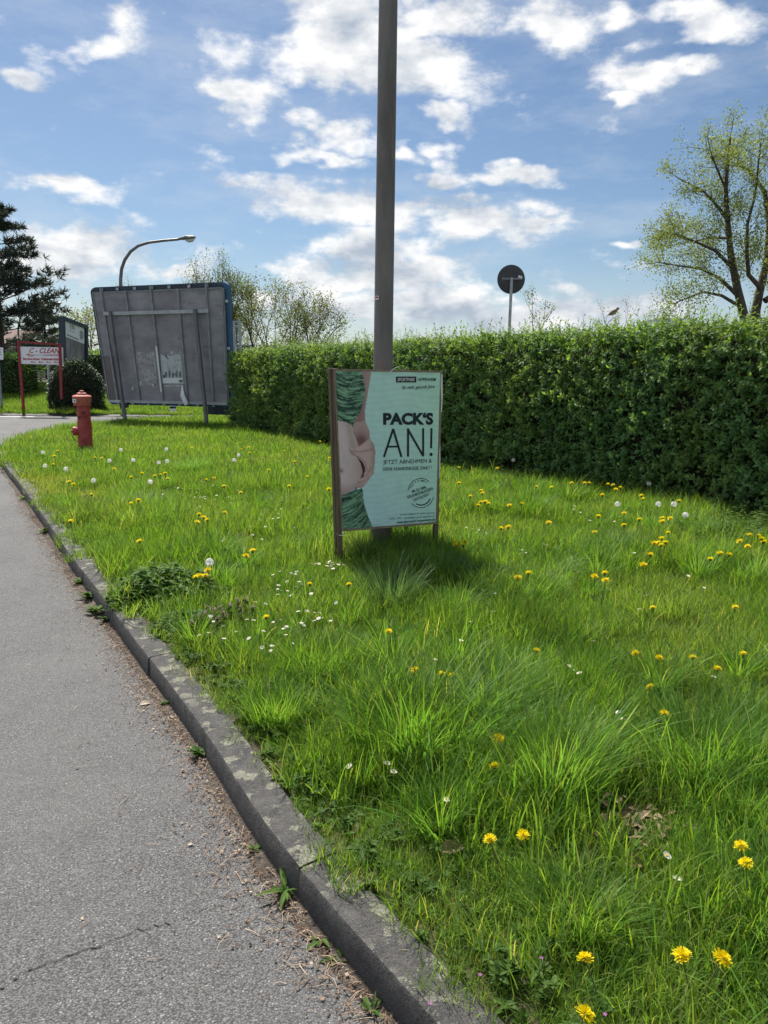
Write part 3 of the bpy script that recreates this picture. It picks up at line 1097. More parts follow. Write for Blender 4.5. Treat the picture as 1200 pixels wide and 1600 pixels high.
# gutter dirt
gd = MB()
P, fs = [], []
rows = list(range(0, 420, 2))
for i in rows:
    w = .022 + .045 * (mnoise.noise(Vector((KS[i].x * 2.2, KS[i].y * 2.2, 1))) + .35) + .02 * rnd.random()
    for o_, z_ in ((0.0, .014), (w * .5, .008), (max(w, .02), .0015)):
        q = KS[i] - knorm(i) * (o_ - .003)
        P.append((q.x, q.y, z_))
for a in range(len(rows) - 1):
    for k in range(2):
        fs.append((a * 3 + k, a * 3 + k + 1, a * 3 + k + 4, a * 3 + k + 3))
gd.grid(P, fs)
tag(gd.build('gutter_dirt', surf('gutter_dirt', (.045, .038, .033), (.12, .098, .08), 40, .95, bmp=.8, bscale=160), smooth='full'), 'dark dirt gathered along the kerb foot', kind='stuff')
for k, (px, py, s, lab) in enumerate(((218, 1101, .055, 'pale dry leaf lying on the asphalt near the kerb'), (293, 1320, .02, 'tiny white petal on the asphalt'), (178, 990, .045, 'pale brown leaf scraps in the gutter by the green clump'))):
    g = at_z(px, py, .006)
    mb = MB()
    leaf_at(mb, g, Vector((.8, .5, .15)), Vector((.1, -.2, 1)), s, s * .7, None, .4, .3)
    tag(mb.build('dry_leaf', M['paleleaf'], base=g), lab, 'leaf', 'dry leaves on the road')

# ================================================================== FLOWERS
def dandelion_meshes(seed):
    r = random.Random(seed)
    hd = MB()
    for ring, (n, rad, el) in enumerate(((38, .0205, .08), (34, .0185, .38), (28, .0155, .72), (20, .012, 1.1))):
        for k in range(n):
            a = 6.283 * k / n + r.gauss(0, .08)
            e = el + r.gauss(0, .13)
            L = rad * r.uniform(.78, 1.18)
            d = Vector((math.cos(a) * math.cos(e), math.sin(a) * math.cos(e), math.sin(e)))
            s = Vector((-math.sin(a), math.cos(a), 0)) * .0015
            c0 = Vector((0, 0, .001 * ring))
            b = r.uniform(.82, 1.08)
            hd.face([c0 + d * L * .2 - s * .5, c0 + d * L * .2 + s * .5, c0 + d * L + s, c0 + d * L - s], (b, b * r.uniform(.9, 1.05), b))
    cup = MB()
    cup.lathe((0, 0, -.012), [(.002, 0), (.007, .004), (.0085, .012), (.005, .014)], 8)
    return hd.mesh('flower_head', M['yellow']), cup.mesh('calyx', M['stem'], smooth=True)


def clock_mesh():
    mb = MB()
    r = random.Random(3)
    for k in range(75):
        z = r.uniform(-.85, 1)
        a = r.uniform(0, 6.28)
        q = math.sqrt(1 - z * z)
        d = Vector((q * math.cos(a), q * math.sin(a), z))
        s, t = d.orthogonal().normalized(), None
        t = d.cross(s)
        o = d * .017
        for j in range(3):
            aa = j * 1.047
            w = (s * math.cos(aa) + t * math.sin(aa)) * .0065
            u = d.cross(w).normalized() * .0007
            mb.face([o - w + d * .003 - u, o - w + d * .003 + u, o + w + d * .003 + u, o + w + d * .003 - u])
        mb.face([d * .003 - s * .0004, d * .003 + s * .0004, o + s * .0004, o - s * .0004])
    return mb.mesh('seed_ball', M['fluff'])


def daisy_meshes():
    p, e = MB(), MB()
    for k in range(18):
        a = 6.283 * k / 18
        d = Vector((math.cos(a), math.sin(a), .22))
        s = Vector((-math.sin(a), math.cos(a), 0)) * .0017
        p.face([d * .003 - s * .6, d * .003 + s * .6, d * .0115 + s, d * .0125, d * .0115 - s])
    e.lathe((0, 0, 0), [(.0042, 0), (.0042, .0015), (.0025, .003)], 8)
    return p.mesh('petals', M['daisy']), e.mesh('eye', M['daisyeye'], smooth=True)


DAND = [dandelion_meshes(i) for i in range(4)]
CLOCK = clock_mesh()
DPET, DEYE = daisy_meshes()
stem_me = MB()
stem_me.tube([(0, 0, -1), (0.03, 0, -.5), (0, 0, 0)], [.0022, .002, .0018], 5)
# unit stem: height scaled through the object
STEM = stem_me.mesh('stem', M['stem'])
dstem = MB()
dstem.tube([(0, 0, -1), (0, 0, 0)], [.0011, .0009], 4)
DSTEM = dstem.mesh('stem', M['stem'])


def child(name, me, parent, scale=(1, 1, 1), loc=(0, 0, 0)):
    o = bpy.data.objects.new(name, me)
    link(o, parent)
    o.scale, o.location = scale, loc
    return o


def flower(kind, px, py, label, group, hz=None, scale=1.0):
    D = at_z(px, py, .25).y
    hz = hz if hz is not None else (rnd.uniform(.15, .20) if D < 4 else rnd.uniform(.20, .28))
    g = at_z(px, py, .11 + hz)
    t = bpy.data.objects.new(kind, None)
    t.location = (g.x, g.y, .11)
    t.empty_display_size = .02
    link(t)
    t.rotation_euler = (0, 0, rnd.uniform(0, 6.28))
    nod = (rnd.gauss(0, .28), rnd.gauss(0, .28), 0)
    if kind == 'dandelion':
        hd, cup = DAND[rnd.randint(0, 3)]
        h = child('flower_head', hd, t, (scale,) * 3, (0, 0, hz))
        h.rotation_euler = nod
        child('calyx', cup, t, (scale,) * 3, (0, 0, hz))
        child('stem', STEM, t, (1, 1, hz), (0, 0, hz))
    elif kind == 'dandelion_clock':
        child('seed_ball', CLOCK, t, (scale * 1.1,) * 3, (0, 0, hz))
        child('stem', STEM, t, (1, 1, hz), (0, 0, hz))
    else:
        h = child('petals', DPET, t, (scale,) * 3, (0, 0, hz))
        h.rotation_euler = nod
        h2 = child('eye', DEYE, t, (scale,) * 3, (0, 0, hz))
        h2.rotation_euler = nod
        child('stem', DSTEM, t, (1, 1, hz), (0, 0, hz))
    tag(t, label, {'dandelion': 'dandelion', 'dandelion_clock': 'seed head', 'daisy': 'daisy'}[kind], group)
    return t


NEAR = [(914, 1498, 'large dandelion near the bottom, directly above the lowest dandelion'), (914, 1585, 'dandelion cut by the bottom edge, lowest of all'),
        (1066, 1494, 'half side-on dandelion left of its rounder neighbour at the bottom'), (1129, 1498, 'round full dandelion at the bottom right corner'),
        (765, 1312, 'left one of two close dandelions in front of the tall tuft'), (817, 1305, 'right one of two close dandelions in front of the tall tuft'),
        (1158, 1323, 'upper one of two stacked dandelions at the right edge'), (1165, 1349, 'lower one of two stacked dandelions at the right edge'),
        (773, 1198, 'dandelion at the left foot of the tall upright tuft'), (780, 1155, 'ragged small dandelion above another beside the tall tuft'),
        (1038, 1115, 'half hidden dandelion behind the tuft by the earth hollow'), (1016, 1074, 'single dandelion midway above the half hidden one'),
        (838, 1017, 'lone dandelion right of the broad middle tuft'), (993, 1021, 'leftmost dandelion in the loose row on the right lawn'),
        (1030, 1028, 'second dandelion from the left in the loose row on the right lawn'), (1083, 1028, 'third dandelion from the left in the loose row, partly sunk in grass'),
        (1161, 1022, 'biggest dandelion at the right end of the loose row'), (1121, 1045, 'dandelion just below the right end of the loose row'),
        (607, 987, 'lone dandelion below the blue green tuft of the poster'), (416, 965, 'round dandelion right of the purple dead nettles'),
        (648, 1047, 'leftmost of three dandelions on top of the broad tuft'), (690, 1053, 'middle one of three dandelions on the broad tuft'), (706, 1056, 'rightmost of three dandelions on the broad tuft'),
        (1020, 950, 'lone dandelion in the open right lawn, nearer its middle'), (1149, 949, 'lone dandelion in the open right lawn, near the edge'),
        (545, 914, 'dandelion between left poster leg and blue green tuft'), (484, 913, 'dandelion left of the left poster leg')]
for px, py, lab in NEAR:
    flower('dandelion', px, py, lab, 'dandelions in the verge', scale=rnd.uniform(.92, 1.1))
MIDR = [(809, 903), (826, 896), (929, 901), (945, 896), (946, 907), (1110, 874), (1125, 865), (1139, 867), (1156, 846), (1168, 854), (1171, 836), (1185, 837), (1193, 847), (1190, 842), (1005, 883), (1016, 867),
        (711, 848), (712, 852), (724, 852), (726, 847), (783, 826), (794, 824), (1044, 833), (1034, 842), (1022, 849), (1029, 849), (1040, 848), (1033, 852), (857, 817), (929, 832),
        (717, 731), (777, 732), (717, 755), (752, 767), (754, 771), (735, 776), (747, 790), (751, 785), (763, 787), (758, 784), (796, 790), (815, 787), (838, 761), (862, 762), (893, 755), (913, 755), (921, 755),
        (950, 757), (958, 758), (962, 765), (969, 762), (941, 774), (1002, 775), (1005, 780), (935, 807), (975, 802), (975, 821), (999, 812), (1035, 810), (1035, 815), (1047, 810), (1061, 783)]
ORD = ['first', 'second', 'third', 'fourth', 'fifth', 'sixth', 'seventh', 'eighth', 'ninth', 'tenth', 'eleventh', 'twelfth']


def knots(pts_, anchors):
    by = {}
    for p in pts_:
        a = min(anchors, key=lambda q: math.hypot(q[0] - p[0], (q[1] - p[1]) * 2))
        by.setdefault(a, []).append(p)
    out = {}
    for a, ps in by.items():
        for k, p in enumerate(sorted(ps)):
            out[p] = 'dandelion, %s from the left %s' % (ORD[k], a[2]) if len(ps) > 1 else 'lone dandelion ' + a[2].replace('of the pair ', '').replace('of the group ', '').replace('of the knot ', '').replace('of the row ', '')
    return out


KR = knots(MIDR, [(718, 850, 'of the knot by the right poster leg'), (788, 825, 'of the pair beyond the poster leg knot'), (817, 900, 'of the pair right of the poster shadow'), (940, 901, 'of the knot in the middle right lawn'),
                  (1010, 875, 'of the pair before the big hedge knot'), (1033, 848, 'of the big knot in front of the hedge'), (1120, 868, 'of the row left of the right edge group'), (1182, 843, 'of the group at the right picture edge'),
                  (1042, 811, 'of the knot under the white seed heads'), (958, 760, 'of the knot against the dark hedge foot'), (750, 780, 'of the group behind the poster, under the hedge'), (806, 788, 'of the pair under the hedge, right of the poster'),
                  (850, 761, 'of the pair at the middle hedge foot'), (910, 755, 'of the row at the shaded hedge foot'), (1003, 778, 'of the pair under the highest seed head'), (975, 812, 'of the group below the middle seed head'),
                  (717, 740, 'of the pair beside the poster top half'), (777, 732, 'beside the single seed head at the hedge'), (857, 817, 'in the lawn midway to the hedge'), (929, 832, 'above the middle right knot')])
for px, py in MIDR:
    lab = KR[(px, py)]
    flower('dandelion', px, py, lab, 'dandelions in the verge', scale=rnd.uniform(1.15, 1.45))
MIDL = [(85, 713), (83, 726), (148, 715), (159, 716), (108, 753), (115, 757), (143, 773), (205, 787), (216, 782), (242, 744), (251, 742), (258, 740), (262, 748), (222, 740), (205, 746), (311, 804), (318, 809),
        (324, 813), (308, 816), (351, 801), (376, 770), (322, 750), (334, 747), (218, 846), (384, 869), (395, 861), (325, 891), (312, 900), (306, 903), (321, 900), (110, 815), (377, 702), (388, 699), (390, 708), (178, 733),
        (515, 716), (460, 722), (452, 760), (480, 745), (420, 735), (350, 760), (445, 705), (500, 690), (90, 705), (300, 700), (514, 765)]
KL = knots(MIDL, [(85, 718, 'of the knot left of the hydrant'), (153, 715, 'of the pair just right of the hydrant foot'), (112, 755, 'of the pair near the far kerb'), (143, 773, 'before the kerb side pair'), (210, 784, 'of the pair on the wide left tuft'),
                  (253, 744, 'of the bright knot in the left lawn'), (213, 743, 'of the pair left of the bright knot'), (315, 810, 'of the knot in the middle left lawn'), (351, 801, 'right of the middle left knot'), (376, 770, 'below the hedge end'),
                  (328, 748, 'of the pair before the billboard'), (218, 846, 'above the clover mound'), (390, 865, 'of the pair behind the purple flowers'), (316, 899, 'of the knot under the near seed head'), (110, 815, 'beside the far kerb'),
                  (385, 703, 'of the knot near the hedge end'), (178, 733, 'below the hydrant'), (480, 735, 'of the scatter left of the poster'), (300, 700, 'in the billboard shadow'), (350, 760, 'before the hedge end')])
for px, py in MIDL:
    lab = KL[(px, py)]
    flower('dandelion', px, py, lab, 'dandelions in the verge', scale=rnd.uniform(1.1, 1.4))
CLK = [(67, 707), (70, 728), (103, 733), (146, 751), (171, 720), (189, 703), (208, 719), (235, 753), (248, 723), (261, 721), (260, 702), (366, 719), (373, 711), (327, 879),
       (802, 719), (1014, 756), (965, 788), (1029, 788), (1053, 788), (1071, 805)]
CLAB = {(327, 879): 'white seed head above three dandelions behind the clover mound', (146, 751): 'biggest white seed head in the left lawn, nearest the kerb', (802, 719): 'single white seed head against the shaded hedge, right of the poster',
        (1014, 756): 'highest white seed head at the right hedge foot', (1071, 805): 'white seed head nearest the leafy plant at the hedge foot'}
for px, py in CLK:
    lab = CLAB.get((px, py)) or ('white dandelion seed head in front of the right hedge' if px > 600 else 'white dandelion seed head near hydrant and billboard in the left lawn')
    flower('dandelion_clock', px, py, lab, 'white dandelion seed heads', hz=rnd.uniform(.22, .3), scale=1.25)
DSY = [(580, 1178, 'daisy in front of the broad tuft, highest of three'), (605, 1193, 'middle one of three daisies before the broad tuft'), (615, 1206, 'lowest of three daisies before the broad tuft'),
       (697, 1250, 'lone daisy left of the tall upright tuft'), (1042, 1337, 'upper daisy below the bare earth hollow'), (1058, 1373, 'lower daisy below the bare earth hollow'), (545, 1198, 'pinkish small daisy near the kerb side tuft'),
       (890, 1041, None), (967, 1113, None), (927, 1002, None), (720, 1001, None), (680, 1031, None), (894, 1046, None), (972, 1124, None), (905, 1052, None), (1115, 1058, None)]
for px, py, lab in DSY:
    flower('daisy', px, py, lab or 'small white daisy in the open right lawn', 'daisies in the grass', hz=.10 if lab else .13, scale=1.1)
CL = [(515, 882, 26, 8, 12, 'in the bunch at the foot of the left poster leg'), (455, 905, 22, 25, 10, 'in the loose group left of the poster leg'), (345, 985, 40, 22, 7, 'among the purple dead nettles'),
      (440, 985, 50, 55, 12, 'in the scatter right of the round dandelion'), (400, 960, 40, 30, 6, 'beside the purple dead nettles'), (770, 945, 50, 25, 10, 'in the shaded patch right of the poster'),
      (745, 830, 20, 8, 6, 'beside the dandelion knot at the right poster leg'), (250, 890, 25, 8, 6, 'on top of the clover mound'), (450, 920, 50, 20, 8, 'between near seed head and poster leg'),
      (330, 775, 70, 30, 30, 'in the wide carpet across the middle left lawn'), (270, 760, 60, 20, 14, 'near the bright dandelion knot on the left'), (420, 800, 60, 40, 18, 'in the lawn left of the poster'),
      (230, 790, 50, 15, 10, 'around the wide left tuft'), (370, 845, 50, 20, 8, 'behind the pair of dandelions above the nettles'), (900, 800, 120, 50, 16, 'strewn before the right hedge'),
      (820, 860, 60, 30, 8, 'strewn between poster and middle right lawn'), (1010, 900, 100, 50, 6, 'strewn across the open right lawn'), (480, 960, 50, 30, 10, 'below the left poster leg')]
for cx, cy, sx, sy, n, where in CL:
    for _ in range(n):
        px, py = cx + rnd.gauss(0, .5) * sx, cy + rnd.gauss(0, .5) * sy
        if kerb_off(Vector(at_z(px, py, .2)[:2])) < KERB_W + .05:
            continue
        lab = 'small white daisy ' + where
        flower('daisy', px, py, lab, 'daisies in the grass', hz=rnd.uniform(.09, .15), scale=rnd.uniform(.75, 1.1))
for px, py in ((750, 1523), (846, 1497), (672, 1568), (945, 1585)):
    g = at_z(px, py, .2)
    mb = MB()
    for k in range(5):
        a = k * 1.257
        leaf_at(mb, g, Vector((math.cos(a), math.sin(a), .3)), Vector((0, 0, 1)), .0065, .004, None, .1, .1)
    mb2 = MB()
    t = thing('cranesbill', (g.x, g.y, .11), 'tiny pink five petal flower near the bottom of the kerb', 'flower', 'tiny pink flowers')
    mb.build('petals', M['purple'], t)
    mb2.tube([(g.x, g.y, .11), g], .0008, 4)
    mb2.build('stem', M['stem'], t)

# ================================================================== HEDGE
def hp(s, o, z):
    """point of the hedge: s along the front from the near end, o into its depth"""
    q = HA + HD * s + HN * o
    return Vector((q.x, q.y, z))


HDEPTH, HTOP = 1.35, 2.0


def htop(s):
    return HTOP + .05 * mnoise.noise(Vector((s * .5, 1, 0))) + .15 * (1 - s / HLEN)


def hbulge(s, z):
    return .12 * mnoise.noise(Vector((s * .9, z * 1.3, 4))) + .08 * mnoise.noise(Vector((s * 2.4, z * 2.4, 8)))


hedge = thing('hedge', hp(HLEN / 2, .6, .1), 'long clipped green hedge running behind the poster and verge', 'hedge')
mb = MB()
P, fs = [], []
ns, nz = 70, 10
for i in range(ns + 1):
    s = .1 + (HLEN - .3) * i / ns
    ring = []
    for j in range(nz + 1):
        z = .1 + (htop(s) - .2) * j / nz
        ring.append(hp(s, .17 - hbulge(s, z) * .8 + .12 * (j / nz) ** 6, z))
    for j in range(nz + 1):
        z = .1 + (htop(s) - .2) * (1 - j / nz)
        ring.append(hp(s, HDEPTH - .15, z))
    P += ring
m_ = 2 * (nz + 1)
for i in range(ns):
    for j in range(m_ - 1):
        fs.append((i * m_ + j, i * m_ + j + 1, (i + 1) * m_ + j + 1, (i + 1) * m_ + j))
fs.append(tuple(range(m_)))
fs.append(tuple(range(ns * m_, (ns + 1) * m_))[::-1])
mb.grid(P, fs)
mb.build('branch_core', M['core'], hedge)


def sprig_mesh(seed, n, stem, L, W, spread=1.0):
    r = random.Random(seed)
    mb = MB()
    mb.tube([(0, 0, 0), (r.gauss(0, .01), r.gauss(0, .01), stem)], [.0025, .001], 3, False)
    mb.c = [(.9, .6, .6)] * len(mb.f)
    for k in range(n):
        t = (k + .6) / n
        a = k * 2.4 + r.gauss(0, .4)
        e = (.25 + .5 * t) + r.gauss(0, .2)
        ll = L * r.uniform(.65, 1.15) * (1.05 - .35 * t)
        b = r.uniform(.72, 1.25)
        c = (b * (1 + .3 * t), b * (1 + .15 * t), b)
        d = Vector((math.cos(a) * math.cos(e), math.sin(a) * math.cos(e), math.sin(e)))
        leaf_at(mb, Vector((0, 0, stem * t)), d, Vector((r.gauss(0, .25), r.gauss(0, .25), 1)), ll, ll * W, c, .25, .25)
    return mb.mesh('sprig', M['hedge'])


SC = proto_coll('sprig', [sprig_mesh(300 + i, 10, .15, .068, .52) for i in range(5)] + [sprig_mesh(320 + i, 12, .25, .062, .42) for i in range(3)])


def out_euler(d, r=.5):
    d = (d + Vector((rnd.gauss(0, r), rnd.gauss(0, r), rnd.gauss(0, r)))).normalized()
    q = d.to_track_quat('Z', 'Y') @ Euler((0, 0, rnd.uniform(0, 6.28))).to_quaternion()
    return q.to_euler()


hs = []
N3, D3 = Vector((HN.x, HN.y, 0)), Vector((HD.x, HD.y, 0))


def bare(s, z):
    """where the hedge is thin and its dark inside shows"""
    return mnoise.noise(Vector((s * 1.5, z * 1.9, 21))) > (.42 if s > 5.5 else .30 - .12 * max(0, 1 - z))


for _ in range(12500):        # front
    s = HLEN * rnd.random() ** 1.25
    t = htop(s)
    z = .12 + (t - .1) * rnd.random()
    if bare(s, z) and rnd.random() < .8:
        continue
    dep = rnd.uniform(-.05, .16)
    lo = .10 * max(0, 1 - (z - .1) / .35)
    p = hp(s, dep - hbulge(s, z) + .10 * (z / t) ** 8 + lo, z)
    k = rnd.uniform(.75, 1.2)
    hs.append((p, out_euler(-N3 + Vector((0, 0, .45))), (k, k, k), rnd.randint(0, 4)))
for _ in range(5200):        # top
    s, o = HLEN * rnd.random() ** 1.15, rnd.uniform(.0, HDEPTH)
    k = rnd.uniform(.7, 1.15)
    z = htop(s) - rnd.uniform(0, .12) - .10 * max(0, 1 - o / .12)
    shoot = rnd.random() < .16 + .3 * max(0, mnoise.noise(Vector((s * 1.1, o * 2, 31))))
    hs.append((hp(s, o, z), out_euler(Vector((0, 0, 1)), .25 if shoot else .45), (k, k, k * (rnd.uniform(.9, 1.5) if shoot else 1)), rnd.randint(5, 7) if shoot else rnd.randint(0, 4)))
for _ in range(900):         # far end
    o, z = rnd.uniform(0, HDEPTH), rnd.uniform(.12, HTOP)
    k = rnd.uniform(.8, 1.2)
    hs.append((hp(HLEN - rnd.uniform(0, .2) + hbulge(o, z), o, z), out_euler(D3 + Vector((0, 0, .4))), (k, k, k), rnd.randint(0, 4)))
for _ in range(1500):        # back, thinner
    s, z = HLEN * rnd.random(), rnd.uniform(.5, HTOP)
    hs.append((hp(s, HDEPTH - rnd.uniform(0, .15), z), out_euler(N3 + Vector((0, 0, .4))), (1, 1, 1), rnd.randint(0, 4)))
hf = scatter('foliage', hs, SC, hedge)
hf['kind'] = 'stuff'
# single large leaves at the near end that can be told apart
bl = []
for i in range(3):
    mb = MB()
    leaf_at(mb, Vector((0, 0, 0)), Vector((0, 0, 1)), Vector((0, 1, 0)), 1, .72 + .06 * i, (.9 + .1 * i,) * 3, .2, .22)
    bl.append(mb.mesh('leaf', M['hedge']))
HLEAF = [(1060, 712), (1075, 713), (1092, 705), (1107, 708), (1118, 705), (1088, 660), (1079, 738), (1068, 733), (1120, 700), (1132, 709), (1130, 750), (1138, 762), (1142, 775), (1125, 758), (1118, 755), (1170, 753), (1160, 745), (1150, 790)]
for k in range(150):
    if k < len(HLEAF):
        px, py = HLEAF[k]
        L = rnd.uniform(.085, .11)
    else:
        px, py = rnd.uniform(820, 1200), rnd.uniform(530, 780)
        L = rnd.uniform(.055, .08)
    v = CAM_M @ Vector(((px - 600) / F, (800 - py) / F, -1))
    t = (HA.x * HN.x + HA.y * HN.y) / (v.x * HN.x + v.y * HN.y)
    p = v * t + Vector((0, 0, CAM_H))
    s = (Vector((p.x, p.y)) - HA).dot(HD)
    p = p - N3 * (hbulge(s, p.z) + .03)
    o = bpy.data.objects.new('leaf', bl[k % 3])
    link(o, hedge)
    o.location = p - ORG[hedge.name]
    d = (-N3 * .55 + D3 * rnd.uniform(-1, 1) + Vector((0, 0, rnd.uniform(-.9, .5)))).normalized()
    q = d.to_track_quat('Z', 'Y').to_matrix()
    # leaf blade faces outwards and up
    n = (-N3 + Vector((0, 0, .9))).normalized()
    yv = (n - d * n.dot(d)).normalized()
    xv = yv.cross(d)
    mt = Matrix((xv, yv, d)).transposed()
    o.rotation_euler = mt.to_euler()
    o.scale = (L, L, L)
# a few bare stems showing in the near end
for k in range(14):
    s = rnd.uniform(1.0, 5.5)
    mb = MB()
    x0 = hp(s, .12, .1)
    mb.tube([x0, hp(s + rnd.gauss(0, .1), .10, .6), hp(s + rnd.gauss(0, .2), .06, 1.2 + rnd.uniform(-.3, .5))], [.012, .009, .004], 5)
    mb.build('stem', M['twig'], hedge)

# leafy plants at the hedge foot
def bushy(name, base, rx, h, n, L, label, cat, mat='weed'):
    t = thing(name, base, label, cat)
    st, lf = MB(), MB()
    r = random.Random(int(base.x * 100) + n)
    for _ in range(n):
        a, q = r.uniform(0, 6.28), math.sqrt(r.random())
        foot = base + Vector((math.cos(a) * q * rx * .7, math.sin(a) * q * rx * .7, -.02))
        hh = h * r.uniform(.5, 1.05) * (1 - .3 * q)
        top = foot + Vector((math.cos(a) * q * rx * .4, math.sin(a) * q * rx * .4, hh))
        st.tube([foot, top], [.003, .0015], 4, False)
        for k in range(11):
            tt = .3 + .7 * k / 10
            aa = k * 2.4 + r.random()
            b = r.uniform(.75, 1.3)
            leaf_at(lf, foot.lerp(top, tt), Vector((math.cos(aa), math.sin(aa), r.uniform(.0, .6))), Vector((0, 0, 1)), L * r.uniform(.6, 1.1), L * .4, (b, b, b), .25, .3)
    st.build('stems', M['stem'], t)['kind'] = 'stuff'
    lf.build('leaves', M[mat], t)['kind'] = 'stuff'
    return t


bushy('leafy_plant', at_z(1120, 850), .42, .42, 60, .055, 'bright bushy plant at the hedge foot by the right edge', 'plant')
bushy('leafy_plant', at_z(1185, 835), .3, .32, 26, .06, 'small leafy plant at the right edge under the hedge', 'plant')
bushy('leafy_plant', at_z(800, 765), .38, .36, 30, .04, 'low weedy plant at the hedge foot right of the poster', 'plant')

# ================================================================== STEEL POLE
pb = at_z(594, 866)
ptop = at_y(606.5, 0, 6.32)
lean = (ptop - Vector((pb.x, 6.32, .12))) / (ptop.z - .12)
pole = thing('steel_pole', (pb.x, 6.34, .1), 'tall weathered grey steel lamp post rising behind the poster', 'lamp post')


def pole_at(z):
    return Vector((pb.x, 6.34, .0)) + Vector((lean.x, 0, 1)) * z


mb = MB()
mb.tube([pole_at(-.1), pole_at(.9), pole_at(1.0), pole_at(4.2), pole_at(8.0)], [.088, .088, .079, .071, .055], 32)
mb.build('shaft', M['steel'], pole, smooth=True)
mb = MB()
mb.tube([pole_at(.88), pole_at(.93)], [.092, .092], 32)
mb.build('collar', M['steel'], pole, smooth=True)
mb = MB()
a0 = pole_at(2.19)
mb.box(a0 + Vector((-.055, -.062, 0)), .035, .006, .03, Matrix.Rotation(-.72, 3, 'Z'))
stk = mb.build('sticker', M['whiteink'], pole)
mb = MB()
mb.box(a0 + Vector((-.057, -.0655, .004)), .030, .003, .010, Matrix.Rotation(-.72, 3, 'Z'))
mb.build('sticker_print', M['redink'], stk)
for zb in (2.78, 3.62):
    mb = MB()
    mb.tube([pole_at(zb), pole_at(zb + .018)], [.0775 - .0023 * (zb - 1), .0775 - .0023 * (zb - 1)], 32)
    mb.build('strap', M['rust'] if zb < 3 else M['galvdark'], pole, smooth=True)
# curved arm and luminaire above the picture
mb = MB()
tp = pole_at(8.0)
mb.tube([tp, tp + Vector((-.1, -.1, .5)), tp + Vector((-.5, -.5, .85)), tp + Vector((-1.1, -1.1, .95))], [.045, .042, .038, .034], 12)
mb.build('arm', M['steel'], pole, smooth=True)
mb = MB()
mb.box(tp + Vector((-1.35, -1.35, .97)), .65, .22, .13, Matrix.Rotation(R(45), 3, 'Z'), .03)
mb.build('lamp_head', M['lampgrey'], pole)

# ================================================================== POSTER STAND
def bil(c, u, v, n=None, w=0.0):
    """c: TL, TR, BR, BL; u right, v down, w towards the viewer"""
    p = c[0] * ((1 - u) * (1 - v)) + c[1] * (u * (1 - v)) + c[2] * (u * v) + c[3] * ((1 - u) * v)
    return p + n * w if n is not None else p


def text_mesh(body, bold=0.0, shear=0.0, space=1.0):
    cu = bpy.data.curves.new('lettering', 'FONT')
    cu.body = body
    cu.offset = bold
    cu.shear = shear
    cu.space_character = space
    cu.resolution_u = 3
    o = bpy.data.objects.new('lettering', cu)
    COL.objects.link(o)
    dg = bpy.context.evaluated_depsgraph_get()
    me = bpy.data.meshes.new_from_object(o.evaluated_get(dg))
    vs = [tuple(v.co[:2]) for v in me.vertices]
    fs = [tuple(p.vertices) for p in me.polygons]
    bpy.data.objects.remove(o)
    bpy.data.curves.remove(cu)
    bpy.data.meshes.remove(me)
    xs, ys_ = [v[0] for v in vs], [v[1] for v in vs]
    x0, x1, y0, y1 = min(xs), max(xs), min(ys_), max(ys_)
    return [((v[0] - x0) / (x1 - x0), (v[1] - y0) / (y1 - y0)) for v in vs], fs


class Face:
    """a flat printed face: places lettering and shapes in the coordinates of a picture of it"""
    def __init__(self, corners, pic, nrm):
        self.c, self.pic, self.n = corners, [Vector(p) for p in pic], nrm

    def uv(self, x, y):
        u, v = .5, .5
        q = Vector((x, y))
        a, b, c, d = self.pic
        for _ in range(12):
            e = a * ((1 - u) * (1 - v)) + b * (u * (1 - v)) + c * (u * v) + d * ((1 - u) * v) - q
            du = (b - a) * (1 - v) + (c - d) * v
            dv = (d - a) * (1 - u) + (c - b) * u
            det = du.x * dv.y - du.y * dv.x
            u -= (e.x * dv.y - e.y * dv.x) / det
            v -= (du.x * e.y - du.y * e.x) / det
        return u, v

    def pt(self, x, y, w):
        u, v = self.uv(x, y)
        return bil(self.c, u, v, self.n, w)

    def text(self, body, x0, y0, x1, y1, h, mat, parent, w=.003, bold=0.0, shear=0.0, name='lettering', space=1.0):
        """baseline from (x0,y0) to (x1,y1), height h in picture units"""
        vs, fs = text_mesh(body, bold, shear, space)
        d = Vector((x1 - x0, y1 - y0))
        up = Vector((d.y, -d.x)).normalized() * h
        if abs(d.y) < abs(d.x) * .12:
            up = Vector((0, -h))
        mb = MB()
        mb.grid([self.pt(x0 + d.x * a + up.x * b, y0 + d.y * a + up.y * b, w) for a, b in vs], fs)
        return mb.build(name, mat, parent)

    def poly(self, P, mat, parent, name, w=.002):
        mb = MB()
        mb.face([self.pt(x, y, w) for x, y in P])
        return mb.build(name, mat, parent)

    def stroke(self, P, wd, mat, parent, name='lettering', w=.003):
        mb = MB()
        for (xa, ya), (xb, yb) in zip(P, P[1:]):
            d = Vector((xb - xa, yb - ya))
            n = Vector((-d.y, d.x)).normalized() * wd / 2
            mb.face([self.pt(xa - n.x, ya - n.y, w), self.pt(xb - n.x, yb - n.y, w), self.pt(xb + n.x, yb + n.y, w), self.pt(xa + n.x, ya + n.y, w)])
        return mb.build(name, mat, parent)


